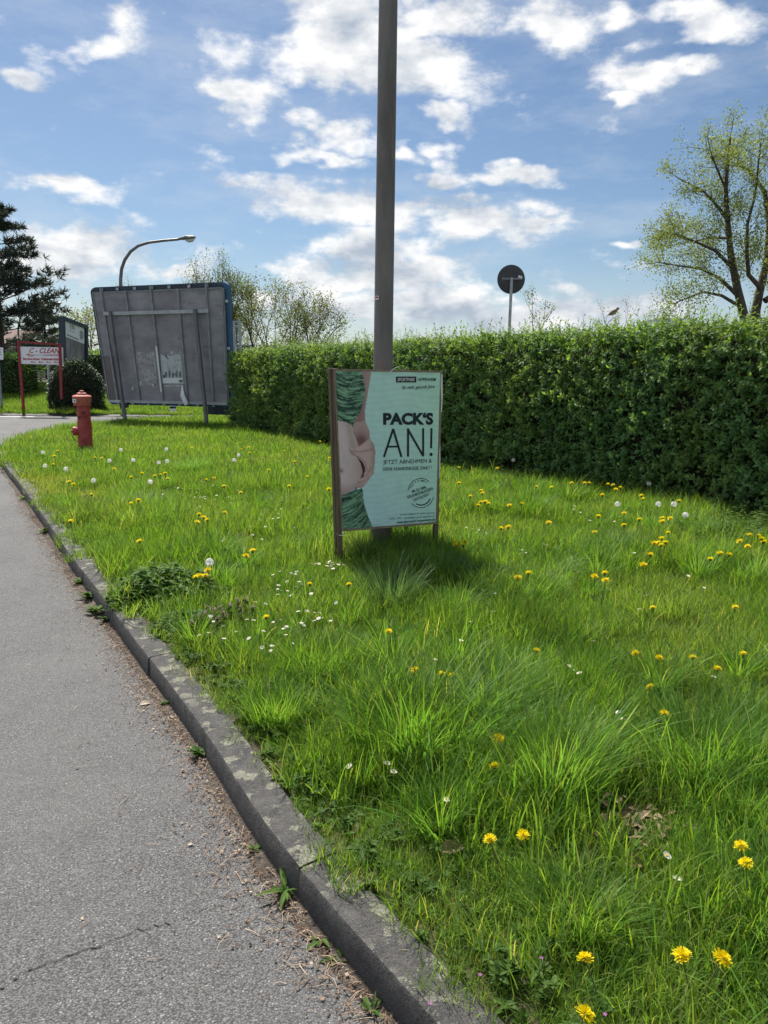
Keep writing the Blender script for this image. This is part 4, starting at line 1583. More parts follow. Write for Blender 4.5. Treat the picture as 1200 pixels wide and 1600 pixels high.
pc = [at_y(521.5, 576.5, 5.84), at_y(691.5, 579.5, 6.28), at_y(683.5, 818.5, 6.34), at_y(533.5, 830.5, 5.90)]
pc[1] = at_plane(691.5, 579.5, pc[0], pc[2], pc[3])
pu = (pc[1] - pc[0]).normalized()
pn = pu.cross(pc[0] - pc[3]).normalized()          # towards the camera
if pn.y > 0:
    pn = -pn
stand = thing('poster_stand', (pole.location.x + .05, 6.15, .1), 'wooden stand with green fitness poster strapped round the steel pole', 'poster stand')
legL0, legR0 = at_z(531.5, 882), at_z(681, 866)
mb = MB()
mb.bar(bil(pc, .022, -.003) - pn * .024, Vector((legL0.x, 5.93, -.05)), .036, .036, up=pn)
mb.build('leg', M['wood'], stand)
mb = MB()
mb.bar(bil(pc, .985, .03) - pn * .024, Vector((legR0.x + .0, 6.37, -.05)), .036, .036, up=pn)
mb.build('leg', M['wood'], stand)
# panel
mb = MB()
P = [bil(pc, u, v, pn, w) for w in (-.003, .003) for (u, v) in ((0, 0), (1, 0), (1, 1), (0, 1))]
mb.grid(P, [(0, 1, 2, 3), (7, 6, 5, 4), (0, 4, 5, 1), (1, 5, 6, 2), (2, 6, 7, 3), (3, 7, 4, 0)])
panel = mb.build('front_panel', M['ply'], stand)
# frame slats behind the panel
for (a, b) in (((.03, .03), (.97, .03)), ((.03, .97), (.97, .97))):
    mb = MB()
    mb.bar(bil(pc, *a, pn, -.025), bil(pc, *b, pn, -.025), .03, .03, up=pn)
    mb.build('frame_slat', M['wood'], stand)
# rear panel, tied on at the left, opening behind the pole
hinge_t, hinge_b = bil(pc, 0.0, 0) - pn * .058 + pu * .004, bil(pc, 0, 1) - pn * .058 + pu * .004
bdir = Vector((.53, .85, 0)).normalized()
bc = [hinge_t, hinge_t + bdir * 1.1, hinge_b + bdir * 1.1, hinge_b]
bn = bdir.cross(Vector((0, 0, 1))).normalized()
mb = MB()
P = [bil(bc, u, v, bn, w) for w in (-.004, .004) for (u, v) in ((0, 0), (1, 0), (1, 1), (0, 1))]
mb.grid(P, [(3, 2, 1, 0), (4, 5, 6, 7), (1, 5, 4, 0), (2, 6, 5, 1), (3, 7, 6, 2), (0, 4, 7, 3)])
mb.build('rear_panel', M['ply'], stand)
mb = MB()
mb.bar(bil(bc, .0, -.003), Vector((bc[3].x - .0, bc[3].y + .0, -.05)), .036, .036, up=pn)
mb.build('leg', M['wood'], stand)
mb = MB()
mb.bar(bil(bc, .98, -.003), Vector((bil(bc, .96, 1).x, bil(bc, .96, 1).y, -.05)), .036, .036, up=pn)
mb.build('leg', M['wood'], stand)
# cable ties
mb = MB()
q = bil(pc, .01, 1.02) - pn * .04
loop = [q + pu * (math.cos(a) * .036) + pn * (math.sin(a) * .062) + Vector((0, 0, .004 * math.sin(2 * a))) for a in [k * 6.283 / 20 for k in range(21)]]
mb.tube(loop, .003, 5)
mb.build('cable_tie', M['plastic'], stand)
mb = MB()
q = bil(pc, .5, 0)
mb.tube([q + pn * .006 + Vector((-.04, 0, -.06)), q + pn * .006 + Vector((.01, 0, -.002)), q + Vector((.03, 0, .012)), q + pu * .075 + Vector((0, -.01, .028))], .0035, 5)
mb.build('cable_tie', M['plastic'], stand)

# the print: colours of the printed picture on a fine grid
W_, H_ = 150, 226


def inside(P, x, y):
    r = np.zeros(x.shape, bool)
    for (xa, ya), (xb, yb) in zip(P, P[1:] + P[:1]):
        c = ((ya > y) != (yb > y)) & (x < (xb - xa) * (y - ya) / (yb - ya + 1e-9) + xa)
        r ^= c
    return r


def sdist(P, x, y):
    d = np.full(x.shape, 1e9)
    for (xa, ya), (xb, yb) in zip(P, P[1:]):
        dx, dy = xb - xa, yb - ya
        t = np.clip(((x - xa) * dx + (y - ya) * dy) / (dx * dx + dy * dy), 0, 1)
        d = np.minimum(d, np.hypot(x - xa - t * dx, y - ya - t * dy))
    return d


jj, ii = np.meshgrid(np.arange(H_ + 1), np.arange(W_ + 1), indexing='ij')
U, V = ii / W_, jj / H_
V = jj / H_
X, Y = 105 + U * 919, 45 + V * 1500         # picture coordinates of the artwork
img = np.zeros(X.shape + (3,))
t = np.clip(.75 * U + .35 * (1 - V) - .15, 0, 1)[..., None]
img[:] = np.array((.56, .80, .84)) * (1 - t) + np.array((.54, .84, .66)) * t
img *= (1 + .03 * np.sin(Y / 9.0 + 2 * np.sin(X / 90)))[..., None]
SKIN, SKIN_D, SKIN_L = np.array((.56, .39, .37)), np.array((.22, .10, .11)), np.array((.74, .60, .60))
arm = [(318, 45), (405, 45), (360, 300), (340, 420), (340, 512), (240, 530), (300, 420), (325, 340), (345, 220)]
fore = [(236, 520), (340, 505), (375, 600), (382, 690), (330, 725), (285, 760), (240, 600)]
belly = [(0, 490), (180, 505), (230, 550), (240, 620), (275, 740), (300, 900), (306, 1000), (272, 1080), (225, 1160), (105, 1215), (0, 1215)]
hand = [(196, 768), (206, 758), (240, 770), (290, 742), (375, 676), (412, 725), (426, 800), (420, 900), (406, 1015), (340, 1110), (292, 1155), (236, 1140), (246, 1105), (262, 1075), (302, 1048), (332, 985), (312, 915), (264, 848), (214, 808)]
gap = [(262, 850), (312, 905), (332, 965), (312, 1040), (298, 1052), (306, 985), (290, 912)]
top_ = [(0, 45), (325, 45), (348, 220), (328, 340), (302, 420), (245, 515), (233, 557), (180, 515), (105, 500), (0, 500)]
low_ = [(0, 1222), (105, 1215), (232, 1165), (300, 1158), (310, 1300), (340, 1420), (388, 1545), (0, 1560)]


def paint(mask, col):
    img[mask] = col[mask] if col.ndim == 3 else col


def lerp3(a, b, t):
    return a + (b - a) * np.clip(t, 0, 1)[..., None]


paint(inside([(210, 500), (330, 480), (380, 690), (400, 900), (330, 1080), (230, 1170), (190, 1000), (190, 700)], X, Y), SKIN_D * 1.2)
paint(inside(arm, X, Y), lerp3(SKIN_D * 1.7, SKIN * .8, (X - 300) / 80 + .1))
paint(inside(fore, X, Y), lerp3(SKIN * .9, SKIN_D, np.exp(-((X - 300) / 60) ** 2 - ((Y - 690) / 70) ** 2) * 1.1))
bel = lerp3(SKIN_L, SKIN, ((X - 105) / 190) ** 2 * .9 + .1)
bel = lerp3(bel, SKIN_D * 1.5, np.clip((Y - 1080) / 150, 0, 1) * .8)
bel = lerp3(bel, SKIN * .75, np.exp(-((X - 205 - (Y - 600) * .12) / 28) ** 2) * (Y < 830) * .55)
paint(inside(belly, X, Y), bel)
nav = np.exp(-((X - 114) / 16) ** 2 - ((Y - 975) / 22) ** 2)
img[:] = lerp3(img, SKIN_D, nav * .85)
hnd = lerp3(SKIN * 1.18, SKIN * .8, np.exp(-((X - 420) / 40) ** 2))
for f in ([(215, 795), (300, 800), (400, 780)], [(275, 850), (330, 900), (345, 980)], [(300, 1052), (350, 1020), (380, 960)], [(255, 1095), (320, 1085), (360, 1050)]):
    hnd = lerp3(hnd, SKIN_D * 1.6, np.exp(-(sdist(f, X, Y) / 9) ** 2) * .55)
hnd = lerp3(hnd, SKIN_D * 1.5, np.clip((Y - 1080) / 90, 0, 1) * .6)
paint(inside(hand, X, Y), hnd)
img[:] = lerp3(img, SKIN_D * .8, np.exp(-(sdist([(196, 768), (214, 808), (264, 848)], X, Y) / 6) ** 2) * .6)
img[:] = lerp3(img, SKIN_L, np.exp(-((X - 208) / 10) ** 2 - ((Y - 772) / 8) ** 2) * .5)
paint(inside(gap, X, Y), np.array((.055, .02, .03)))
G1, G2 = np.array((.22, .42, .26)), np.array((.018, .05, .045))
rng = np.random.default_rng(4)


def streak(sh, bx, by):
    a = rng.random((H_ + 1, W_ + 60))
    k = np.ones(bx) / bx
    a = np.apply_along_axis(lambda q: np.convolve(q, k, 'same'), 1, a)
    k = np.ones(by) / by
    a = np.apply_along_axis(lambda q: np.convolve(q, k, 'same'), 0, a)
    a = (a - a.mean()) / a.std()
    o_ = np.empty((H_ + 1, W_ + 1))
    for c_ in range(W_ + 1):
        o_[:, c_] = np.roll(a[:, c_ + 20], int(round(sh * c_ + 3 * math.sin(c_ / 9))))
    return o_


mott = streak(0, 9, 9) * .035
img *= (1 + np.where(img[..., :1] > .12, mott[..., None], 0))
st1 = streak(.12, 13, 2) * .9 + .2
c1 = lerp3(G1 * 1.15, G2, (st1 + .5) / 1.6)
c1 = lerp3(c1, G2, np.exp(-((Y - 395) / 28) ** 2) * .8)
paint(inside(top_, X, Y), c1)
st2 = streak(-.55, 13, 2) * .9 + .2
c2_ = lerp3(G1 * 1.1, G2, (st2 + .55) / 1.7)
c2_ = lerp3(c2_, G2, np.exp(-((Y - 1200 + (X - 105) * .28) / 22) ** 2) * .7)
paint(inside(low_, X, Y), c2_)
me = bpy.data.meshes.new('poster_print')
org = ORG[stand.name]
u0, u1, v0, v1 = .012, .975, .012, .985
wrk = [(.0015 + .0016 * (math.sin(a * 9 + b * 5) * math.sin(b * 11) + 1)) for b in np.linspace(0, 1, H_ + 1) for a in np.linspace(0, 1, W_ + 1)]
vts = []
for j in range(H_ + 1):
    for i in range(W_ + 1):
        vts.append(tuple(bil(pc, u0 + (u1 - u0) * i / W_, v0 + (v1 - v0) * j / H_, pn, .0035 + wrk[j * (W_ + 1) + i] * .5) - org))
me.from_pydata(vts, [], [(j * (W_ + 1) + i, (j + 1) * (W_ + 1) + i, (j + 1) * (W_ + 1) + i + 1, j * (W_ + 1) + i + 1) for j in range(H_) for i in range(W_)])
ca = me.color_attributes.new('Col', 'FLOAT_COLOR', 'POINT')
ca.data.foreach_set('color', np.concatenate([img, np.ones(img.shape[:2] + (1,))], -1).reshape(-1).astype(np.float32))
me.materials.append(M['print'])
me.polygons.foreach_set('use_smooth', [True] * len(me.polygons))
sheet = bpy.data.objects.new('poster_print', me)
link(sheet, stand)
ORG[sheet.name] = org
pf = Face(pc, [(138, 118), (922, 133), (886, 1237), (195, 1292)], pn)
pf = Face(pc, [(145, 120), (922, 133), (885, 1238), (199, 1292)], pn)
PW = .0078
ink = M['darkink']
pf.poly([(571, 172), (720, 172), (720, 213), (571, 213)], ink, sheet, 'logo_block', PW)
pf.text('SPORTPARK', 581, 205, 710, 205, 24, M['whiteink'], sheet, PW + .001, .012, .25)
pf.text('HEPPENHEIM', 729, 204, 868, 204, 23, ink, sheet, PW, .010, .25)
pf.text('für mehr gesunde Jahre', 616, 268, 860, 262, 34, ink, sheet, PW, .004, .35)
pf.text('PACK‘S', 480, 512, 848, 512, 90, ink, sheet, PW, .05)
T = 15
pf.stroke([(486, 742), (552, 540)], T, ink, sheet, w=PW)
pf.stroke([(552, 540), (612, 742)], T, ink, sheet, w=PW)
pf.stroke([(508, 668), (590, 666)], T - 2, ink, sheet, w=PW)
pf.stroke([(660, 740), (660, 536)], T, ink, sheet, w=PW)
pf.stroke([(657, 540), (772, 736)], T, ink, sheet, w=PW + .0002)
pf.stroke([(772, 738), (772, 536)], T, ink, sheet, w=PW)
pf.stroke([(832, 680), (835, 536)], T, ink, sheet, w=PW)
pf.poly([(832 + 12 * math.cos(a), 724 + 13 * math.sin(a)) for a in [k * .524 for k in range(12)]], ink, sheet, 'lettering', PW)
pf.text('JETZT ABNEHMEN &', 481, 803, 838, 794, 38, ink, sheet, PW, 0.0)
pf.text('DEINE KRANKENKASSE ZAHLT !', 480, 842, 838, 833, 24, ink, sheet, PW, .006)
for a0_, a1_ in ((-170, -52), (15, 135)):
    pf.stroke([(757 + 98 * math.cos(R(a)), 1007 + 108 * math.sin(R(a))) for a in np.linspace(a0_, a1_, 22)], 4.5, ink, sheet, 'stamp_ring', PW)
pf.stroke([(757 + 78 * math.cos(R(a)), 1010 + 86 * math.sin(R(a))) for a in np.linspace(28, 118, 18)], 8, ink, sheet, 'stamp_ring', PW)
for k, ch in enumerate('FAST 8 ZU 100 %'):
    if ch != ' ':
        a = R(-152 + k * 6.6)
        cx, cy = 757 + 78 * math.cos(a), 1007 + 86 * math.sin(a)
        dx, dy = -math.sin(a) * 4.5, math.cos(a) * 4.5
        pf.text(ch, cx - dx, cy - dy, cx + dx, cy + dy, 12, ink, sheet, PW)
pf.text('BIS ZU 100%', 694, 1006, 797, 972, 20, ink, sheet, PW, .02)
pf.text('KRANKENKASSEN', 662, 1050, 848, 984, 24, ink, sheet, PW, .008)
pf.text('GEFÖRDERT', 702, 1070, 824, 1024, 26, ink, sheet, PW, .0)
pf.text('IN DER LAHRBACH 44 · 64646 Heppenheim', 603, 1177, 860, 1162, 15, ink, sheet, PW)
pf.text('06252 - 13071 · kontakt@sportpark-heppenheim.de', 528, 1207, 860, 1189, 17, ink, sheet, PW)
pf.text('www.sportpark-heppenheim.de', 578, 1240, 862, 1219, 27, ink, sheet, PW, .010)
# torn white paper edge on the right
pf.poly([(907, 160), (917, 152), (920, 300), (914, 420), (905, 425), (909, 330), (903, 235)], M['whiteink'], sheet, 'torn_edge', PW)
pf.poly([(895, 700), (901, 640), (903, 760), (897, 900), (893, 905)], M['whiteink'], sheet, 'torn_edge', PW)

# ================================================================== HYDRANT
hb = at_z(134, 702)
HY = thing('fire_hydrant', (hb.x, hb.y, .1), 'red post fire hydrant standing in the verge near the corner', 'fire hydrant')
tx = -.02


def hy(z, dx=0, dy=0):
    return Vector((hb.x + tx * z + dx, hb.y + dy, .1 + z))


mb = MB()
mb.lathe(hy(-.1), [(.128, 0), (.128, .55), (.118, .66), (.115, .95)], 28)
mb.build('body', M['hydrant'], HY, smooth=True)
mb = MB()
mb.lathe(hy(.82), [(.125, 0), (.148, .012), (.152, .05), (.152, .055), (.160, .06), (.168, .16), (.170, .175), (.150, .195), (.092, .205), (.085, .235), (.045, .25), (.040, .28), (.02, .285)], 28)
cap = mb.build('cap', M['hydrant_cap'], HY, smooth=True)
mb = MB()
mb.box(hy(.92, -.075, -.158), .09, .006, .065, Matrix.Rotation(-.45, 3, 'Z'))
stk = mb.build('sticker', M['whiteink'], cap)
mb = MB()
mb.box(hy(.92, -.066, -.167), .03, .003, .03, Matrix.Rotation(-.45, 3, 'Z'))
mb.build('sticker_print', M['darkink'], stk)
for (z, dx, dy, r_) in ((.70, .045, -.10, .068), (.36, -.115, -.05, .080)):
    ax = Vector((dx, dy, 0)).normalized()
    mb = MB()
    mb.lathe(hy(z) + ax * .07, [(r_ * .8, 0), (r_ * .85, .06), (r_, .065), (r_ * 1.03, .075), (r_ * 1.03, .125), (r_ * .75, .135), (r_ * .55, .136), (r_ * .5, .115), (.002, .115)], 22, ax)
    ol = mb.build('outlet', M['hydrant'], HY, smooth=True)
    mb = MB()
    mb.lathe(hy(z) + ax * .185, [(r_ * .42, 0), (r_ * .38, .035), (r_ * .2, .04)], 5, ax)
    mb.build('outlet_nut', M['rust'], ol)
for k in range(8):
    a = k * .785 + .3
    mb = MB()
    mb.lathe(hy(.835, math.cos(a) * .148, math.sin(a) * .148), [(.014, -.02), (.014, .0), (.010, .006)], 6)
    mb.build('bolt', M['rust'], HY)
mb = MB()
mb.tube([hy(.28, -.20, -.07), hy(.22, -.185, -.08), hy(.18, -.15, -.08), hy(.165, -.115, -.06)], .008, 6)
mb.build('chain', M['rust'], HY)
for z, dx in ((.20, .02), (.62, -.03)):
    mb = MB()
    mb.box(hy(z, dx, -.127), .028, .012, .05, None, .004)
    mb.build('plate', M['rust'], HY)

# ================================================================== BILLBOARD (seen from behind)
bc_ = [at_y(138, 449, 21.9), at_y(355, 440, 20.2), at_y(363, 637, 20.35), at_y(167, 632, 22.0)]
bc_[1] = at_plane(355, 440, bc_[0], bc_[2], bc_[3])
bu = (bc_[1] - bc_[0]).normalized()
bnn = bu.cross(bc_[0] - bc_[3]).normalized()
if bnn.y > 0:
    bnn = -bnn
BB = thing('billboard', ((bc_[2].x + bc_[3].x) / 2, 21.1, .1), 'large leaning billboard seen from behind, grey panel in blue frame', 'billboard')


def B(u, v, w=0.0):
    return bil(bc_, u, v, bnn, w)


def slab(u0, u1, v0, v1, w0, w1):
    mb = MB()
    P = [B(u, v, w) for w in (w0, w1) for (u, v) in ((u0, v0), (u1, v0), (u1, v1), (u0, v1))]
    mb.grid(P, [(0, 1, 2, 3), (7, 6, 5, 4), (0, 4, 5, 1), (1, 5, 6, 2), (2, 6, 7, 3), (3, 7, 4, 0)])
    return mb


def rrect(u0, u1, v0, v1, r, w0, w1):
    ru, rv = r, r * 1.15
    pr = []
    for cx, cy, a0 in ((u1 - ru, v0 + rv, -90), (u1 - ru, v1 - rv, 0), (u0 + ru, v1 - rv, 90), (u0 + ru, v0 + rv, 180)):
        for k in range(6):
            a = R(a0 + 90 * k / 5)
            pr.append((cx + ru * math.cos(a), cy + rv * math.sin(a)))
    n = len(pr)
    mb = MB()
    mb.grid([B(u, v, w0) for u, v in pr] + [B(u, v, w1) for u, v in pr],
            [tuple(range(n)), tuple(range(2 * n - 1, n - 1, -1))] + [(k, k + n, (k + 1) % n + n, (k + 1) % n) for k in range(n)])
    return mb


rrect(0, 1, 0, 1, .045, -.17, -.06).build('frame', M['bblue'], BB)
rrect(.004, .965, .004, .985, .04, -.058, -.03).build('frame_flange', M['bdark'], BB)
slab(.026, .975, .045, .965, -.028, .0).build('back_panel', M['bboard'], BB)
slab(.028, .125, .58, .955, .001, .005).build('patch_board', surf('patch_board', (.12, .105, .11), (.16, .14, .145), 3, .85), BB)
RV = [(.100, .012, .985), (.285, .04, .965), (.472, .012, .968), (.665, .04, .965), (.862, .005, .985)]
for u, v0, v1 in RV:
    mb = MB()
    mb.bar(B(u, v0, .025), B(u + .004, v1, .025), .055, .05, up=bnn)
    mb.build('rib', M['galvdark'], BB)
for (u0, u1, v, w) in ((.105, .875, .222, .075), (.03, .965, .968, .03)):
    mb = MB()
    mb.bar(B(u0, v, w), B(u1, v, w), .09 if v < .5 else .07, .05, up=bnn)
    mb.build('crossbar', M['galv'], BB)
for u in (.03, .965):
    mb = MB()
    mb.bar(B(u, .05, .01), B(u, .962, .01), .03, .03, up=bnn)
    mb.build('edge_strip', M['galvdark'], BB)
mb = MB()
mb.bar(B(.03, .046, .01), B(.965, .046, .01), .03, .03, up=bnn)
mb.build('edge_strip', M['galvdark'], BB)
for u in (.1, .22, .35, .475, .6, .74, .862):
    for v in (.024, .985):
        mb = MB()
        mb.box(B(u, v, -.005), .075, .05, .07)
        mb.build('clip', M['galv'], BB)
for v in (.15, .52, .83):
    for u in (.012, .988):
        mb = MB()
        mb.box(B(u, v, -.03), .07, .04, .07)
        mb.build('clip', M['galv'], BB)
pl, pr_ = at_z(197, 660), at_z(324, 670)
for (u, foot) in ((.168, Vector((pl.x, 21.55, -.1))), (.792, Vector((pr_.x, 20.4, -.1)))):
    top = B(u, .205, .13)
    mb = MB()
    foot = Vector((at_y(197 if u < .5 else 324.5, 655 if u < .5 else 667, foot.y).x, foot.y, -.1))
    mb.bar(top, foot, .078, .078, up=bnn)
    mb.build('post', M['postdark'], BB)
mb = MB()
mb.box(B(.165, 1.0, .08), .2, .2, .14, None, .02)
mb.build('bracket', M['bdark'], BB)
slab(.80, .975, 1.0, 1.065, -.35, -.08).build('skirt', M['bdark'], BB)
# remains of bills pasted on the back
bf = Face(bc_, [(138 - 210, 449 - 530), (357 - 210, 440 - 530), (366 - 210, 637 - 530), (169 - 210, 632 - 530)], bnn)


def bill(P, mat, name='paper_scrap', w=.004):
    return bf.poly([(x * 110 / 1200, y * 110 / 1200) for x, y in P], mat, BB, name, w)


paperm = surf('torn_bill', (.40, .44, .48), (.55, .58, .60), 4, .8, extra=((.10, .12, .14), 6, .56, .62))
bill([(510, 240), (560, 260), (600, 245), (690, 270), (760, 240), (845, 235), (870, 330), (890, 600), (905, 745), (700, 740), (550, 745), (530, 600)], paperm, 'torn_bill')
pbm = surf('bill_print', (.10, .12, .14), (.2, .22, .25), 12, .8)
for k in range(5):
    x0 = 590 + k * 60
    hh = (52, 70, 46, 64, 58)[k]
    bill([(x0 + 18 + 20 * math.cos(a), 640 - hh + hh * math.sin(a)) for a in [j * .524 for j in range(12)]], pbm, 'bill_print', .008)
bill([(825, 680), (890, 675), (892, 725), (828, 728)], pbm, 'bill_print', .008)
bill([(550, 650), (890, 652), (905, 740), (560, 742)], M['signwhite'], 'paper_strip', .006)
bill([(575, 775), (900, 770), (902, 792), (580, 800)], paperm, 'paper_scrap')
mb = MB()
S = 110 / 1200
P = [bf.pt(x * S, y * S, w) for x, y, w in ((885, 770, .03), (905, 765, .05), (960, 920, .12), (1010, 1050, .10), (1020, 1105, .12), (985, 1120, .16), (940, 1080, .10), (905, 950, .14))]
mb.face(P)
mb.build('hanging_scrap', M['signwhite'], BB)
for P in ([(110, 710), (180, 700), (185, 780), (120, 820)], [(360, 750), (430, 740), (440, 790), (400, 805), (365, 790)], [(0, 830), (35, 780), (40, 855), (5, 860)], [(320, 230), (340, 240), (340, 275), (325, 260)], [(370, 205), (392, 210), (385, 265), (368, 240)],
          [(60, 315), (75, 315), (92, 500), (78, 500)], [(385, 315), (402, 315), (430, 520), (415, 520)], [(680, 190), (725, 185), (730, 235), (690, 245)], [(840, 190), (862, 195), (850, 220), (835, 215)]):
    bill(P, paperm)
bill([(75, 200), (400, 190), (440, 520), (450, 760), (120, 790), (90, 500)], surf('glue_stain', (.28, .27, .29), (.42, .41, .43), 4, .85, extra=((.22, .2, .215), 9, .5, .6)), 'glue_stain', .002)
mb = MB()
mb.bar(B(.472, .50, .052), B(.474, .88, .052), .05, .004, up=bnn)
mb.build('paper_strip', M['signwhite'], BB)

# ================================================================== CROSS-STREET SIGNS
def panel3(c, nrm, t, mat, parent, name):
    mb = MB()
    P = [p + nrm * w for w in (-t, 0) for p in c]
    mb.grid(P, [(0, 1, 2, 3), (7, 6, 5, 4), (0, 4, 5, 1), (1, 5, 6, 2), (2, 6, 7, 3), (3, 7, 4, 0)])
    return mb.build(name, mat, parent)


SY = 26.3
CS = thing('frame_sign', (at_y(36, 640, SY).x, SY, .15), 'white sign with red lettering and arrows in a red post frame', 'sign')
FN = Vector((0, -1, 0))
cc_ = [at_y(31.5, 541.5, SY), at_y(98, 543, SY), at_y(98.5, 570, SY), at_y(33, 568.5, SY)]
panel3(cc_, FN, .03, M['signwhite'], CS, 'sign_panel')
for (a, b, ww) in (((28.5, 533), (37, 641), .075), ((93.5, 537), (95.5, 612), .075)):
    mb = MB()
    mb.bar(at_y(*a, SY - .09 if a[0] > 60 else SY), at_y(*b, SY - .09 if a[0] > 60 else SY) - Vector((0, 0, .25)), ww, ww)
    mb.build('post', M['redpaint'], CS)
mb = MB()
mb.bar(at_y(29, 534, SY), at_y(94, 538.5, SY), .06, .06)
mb.build('top_rail', M['redpaint'], CS)
sf = Face(cc_, [(262, 352), (838, 368), (842, 600), (272, 590)], FN)
sg = CS.children[0]
sf.text('C - CLEAN', 388, 440, 800, 446, 68, M['redink'], CS, .005, .012, .3)
sf.text('Besonderes schonen · Professionelle Sauberkeit', 300, 536, 826, 542, 34, M['redink'], CS, .005, .03)
sf.stroke([(340, 466), (365, 458), (390, 446)], 8, M['redink'], CS, 'lance', .005)
sf.stroke([(360, 462), (395, 468), (455, 470)], 9, M['redink'], CS, 'lance', .006)
sf.stroke([(372, 470), (378, 486), (440, 484)], 6, M['redink'], CS, 'lance', .005)
sf.stroke([(455, 470), (560, 468)], 4, M['darkink'], CS, 'lance', .005)
for k in range(9):
    x = 570 + k * 26
    r_ = 4 + k * 1.3
    sf.stroke([(x, 470), (x + 13, 470 - r_), (x + 26, 470), (x + 13, 470 + r_), (x, 470)], 4.5, M['redink'], CS, 'spray_mark', .005)
for k in range(4):
    x = 400 + k * 105
    sf.poly([(x, 565), (x + 26, 552), (x + 22, 562), (x + 70, 562), (x + 70, 570), (x + 22, 570), (x + 28, 578)], M['redink'], CS, 'arrow', .005)

DB = thing('display_board', (at_y(115, 560, 31).x, 31, .6), 'dark framed display board with white notice, angled beside the red framed sign', 'display board')
d4 = [at_y(96.5, 497, 30), at_y(133, 511, 31.6), at_y(133.5, 580, 31.6), at_y(99, 580, 30)]
dn = (d4[1] - d4[0]).cross(Vector((0, 0, 1))).normalized()
if dn.y > 0:
    dn = -dn
panel3(d4, dn, .12, M['concrete'], DB, 'board')
for a, b in ((0, 3), (1, 2), (0, 1)):
    mb = MB()
    mb.bar(d4[a], d4[b], .14, .2, up=dn)
    mb.build('frame_bar', M['bdark'], DB)
df = Face(d4, [(830, 0), (1135, 120), (1150, 740), (860, 740)], dn)
c_ = [df.pt(x, y, .03) for x, y in ((852, 18), (1112, 130), (1120, 358), (872, 258))]
panel3(c_, dn, .02, M['signwhite'], DB, 'notice')
gm = surf('faded_print', (.30, .32, .33), (.4, .42, .42), 4, .7)
for P in ([(922, 60), (935, 62), (940, 150), (926, 145)], [(945, 80), (985, 100), (988, 160), (948, 145)], [(1050, 180), (1075, 165), (1100, 190), (1105, 260), (1080, 305), (1055, 270)], [(885, 215), (1040, 285), (1040, 305), (885, 238)], [(920, 160), (995, 195), (995, 203), (920, 170)]):
    df.poly(P, gm, DB, 'printed_mark', .034)
for u in (0.05, .95):
    mb = MB()
    p = bil(d4, u, 1)
    mb.bar(p + Vector((0, 0, .3)), Vector((p.x, p.y, .3)), .1, .1)
    mb.build('leg', M['bdark'], DB)

# grey sign pole between sign and shrub; white sign at the picture edge; bollard
SP = thing('sign_post', (at_y(76, 610, 28).x, 28, .3), 'slim pale grey post standing just behind the red framed sign', 'post')
mb = MB()
mb.tube([Vector((at_y(77, 612, 28).x, 28, .2)), at_y(74.5, 560, 28)], .045, 10)
mb.build('shaft', M['galv'], SP, smooth=True)
mb = MB()
mb.tube([at_y(74.5, 560, 28), at_y(74.4, 558, 28)], [.05, .02], 10)
mb.build('cap', M['galv'], SP)
WS = thing('edge_sign', (at_y(-10, 600, 27.5).x, 27.5, .3), 'white sign with dark lettering cut off by the left picture edge', 'sign')
w4 = [at_y(-42, 541, 27.5), at_y(4.5, 543, 27.5), at_y(5, 562, 27.5), at_y(-42, 562, 27.5)]
panel3(w4, FN, .03, M['signwhite'], WS, 'sign_panel')
for px in (-36, -4):
    mb = MB()
    mb.bar(at_y(px, 545, 27.55), Vector((at_y(px, 545, 27.55).x, 27.55, .15)), .06, .06)
    mb.build('leg', M['galvdark'], WS)
wf = Face(w4, [(-42, 541), (4.5, 543), (5, 562), (-42, 562)], FN)
for y in (546, 549.5, 553):
    wf.stroke([(-30, y), (1.5, y + .6)], 1.3, M['bblue'], WS, 'printed_line', .005)
BO = thing('bollard', (at_y(270, 648, 27.3).x, 27.3, .1), 'small white bollard visible under the billboard', 'bollard')
mb = MB()
q = at_y(270, 640, 27.3)
mb.lathe((q.x, q.y, .05), [(.11, 0), (.11, .34), (.09, .38), (.02, .4)], 12)
mb.build('shaft', M['signwhite'], BO, smooth=True)
mb = MB()
mb.lathe((q.x, q.y, .24), [(.113, 0), (.113, .07)], 12)
mb.build('band', M['darkink'], BO)

# gantry and blue cabinet right of the billboard
GA = thing('vacuum_gantry', (at_y(370, 560, 30).x, 30, .1), 'grey metal gantry of two posts showing between billboard and hedge', 'gantry')
for px, w in ((365.2, .06), (374.5, .11)):
    mb = MB()
    mb.bar(at_y(px, 502, 30), Vector((at_y(px + 1.5, 560, 30).x, 30, .0)), w, .1)
    mb.build('post', M['galv'], GA)
for py in (502.5, 509):
    mb = MB()
    mb.bar(at_y(364, py, 29.97), at_y(375, py, 29.97), .06, .06)
    mb.build('crossbar', M['galv'], GA)
mb = MB()
mb.tube([at_y(370, 516, 29.9), at_y(370.5, 540, 29.9), at_y(372, 556, 29.9)], .03, 6)
mb.build('hose', M['postdark'], GA)
KB = thing('cabinet', (at_y(382, 560, 31).x, 31, .1), 'dark blue cabinet top beside the grey gantry above the hedge end', 'cabinet')
mb = MB()
a_, b_ = at_y(372, 540, 31), at_y(388.5, 540, 31)
mb.box(((a_.x + b_.x) / 2, 31.2, a_.z / 2), b_.x - a_.x, .4, a_.z, None, .02)
mb.build('body', M['bdark'], KB)
mb = MB()
mb.box(((a_.x + b_.x) / 2, 31.2, a_.z + .02), b_.x - a_.x + .06, .46, .04)
mb.build('lid', M['galvdark'], KB)

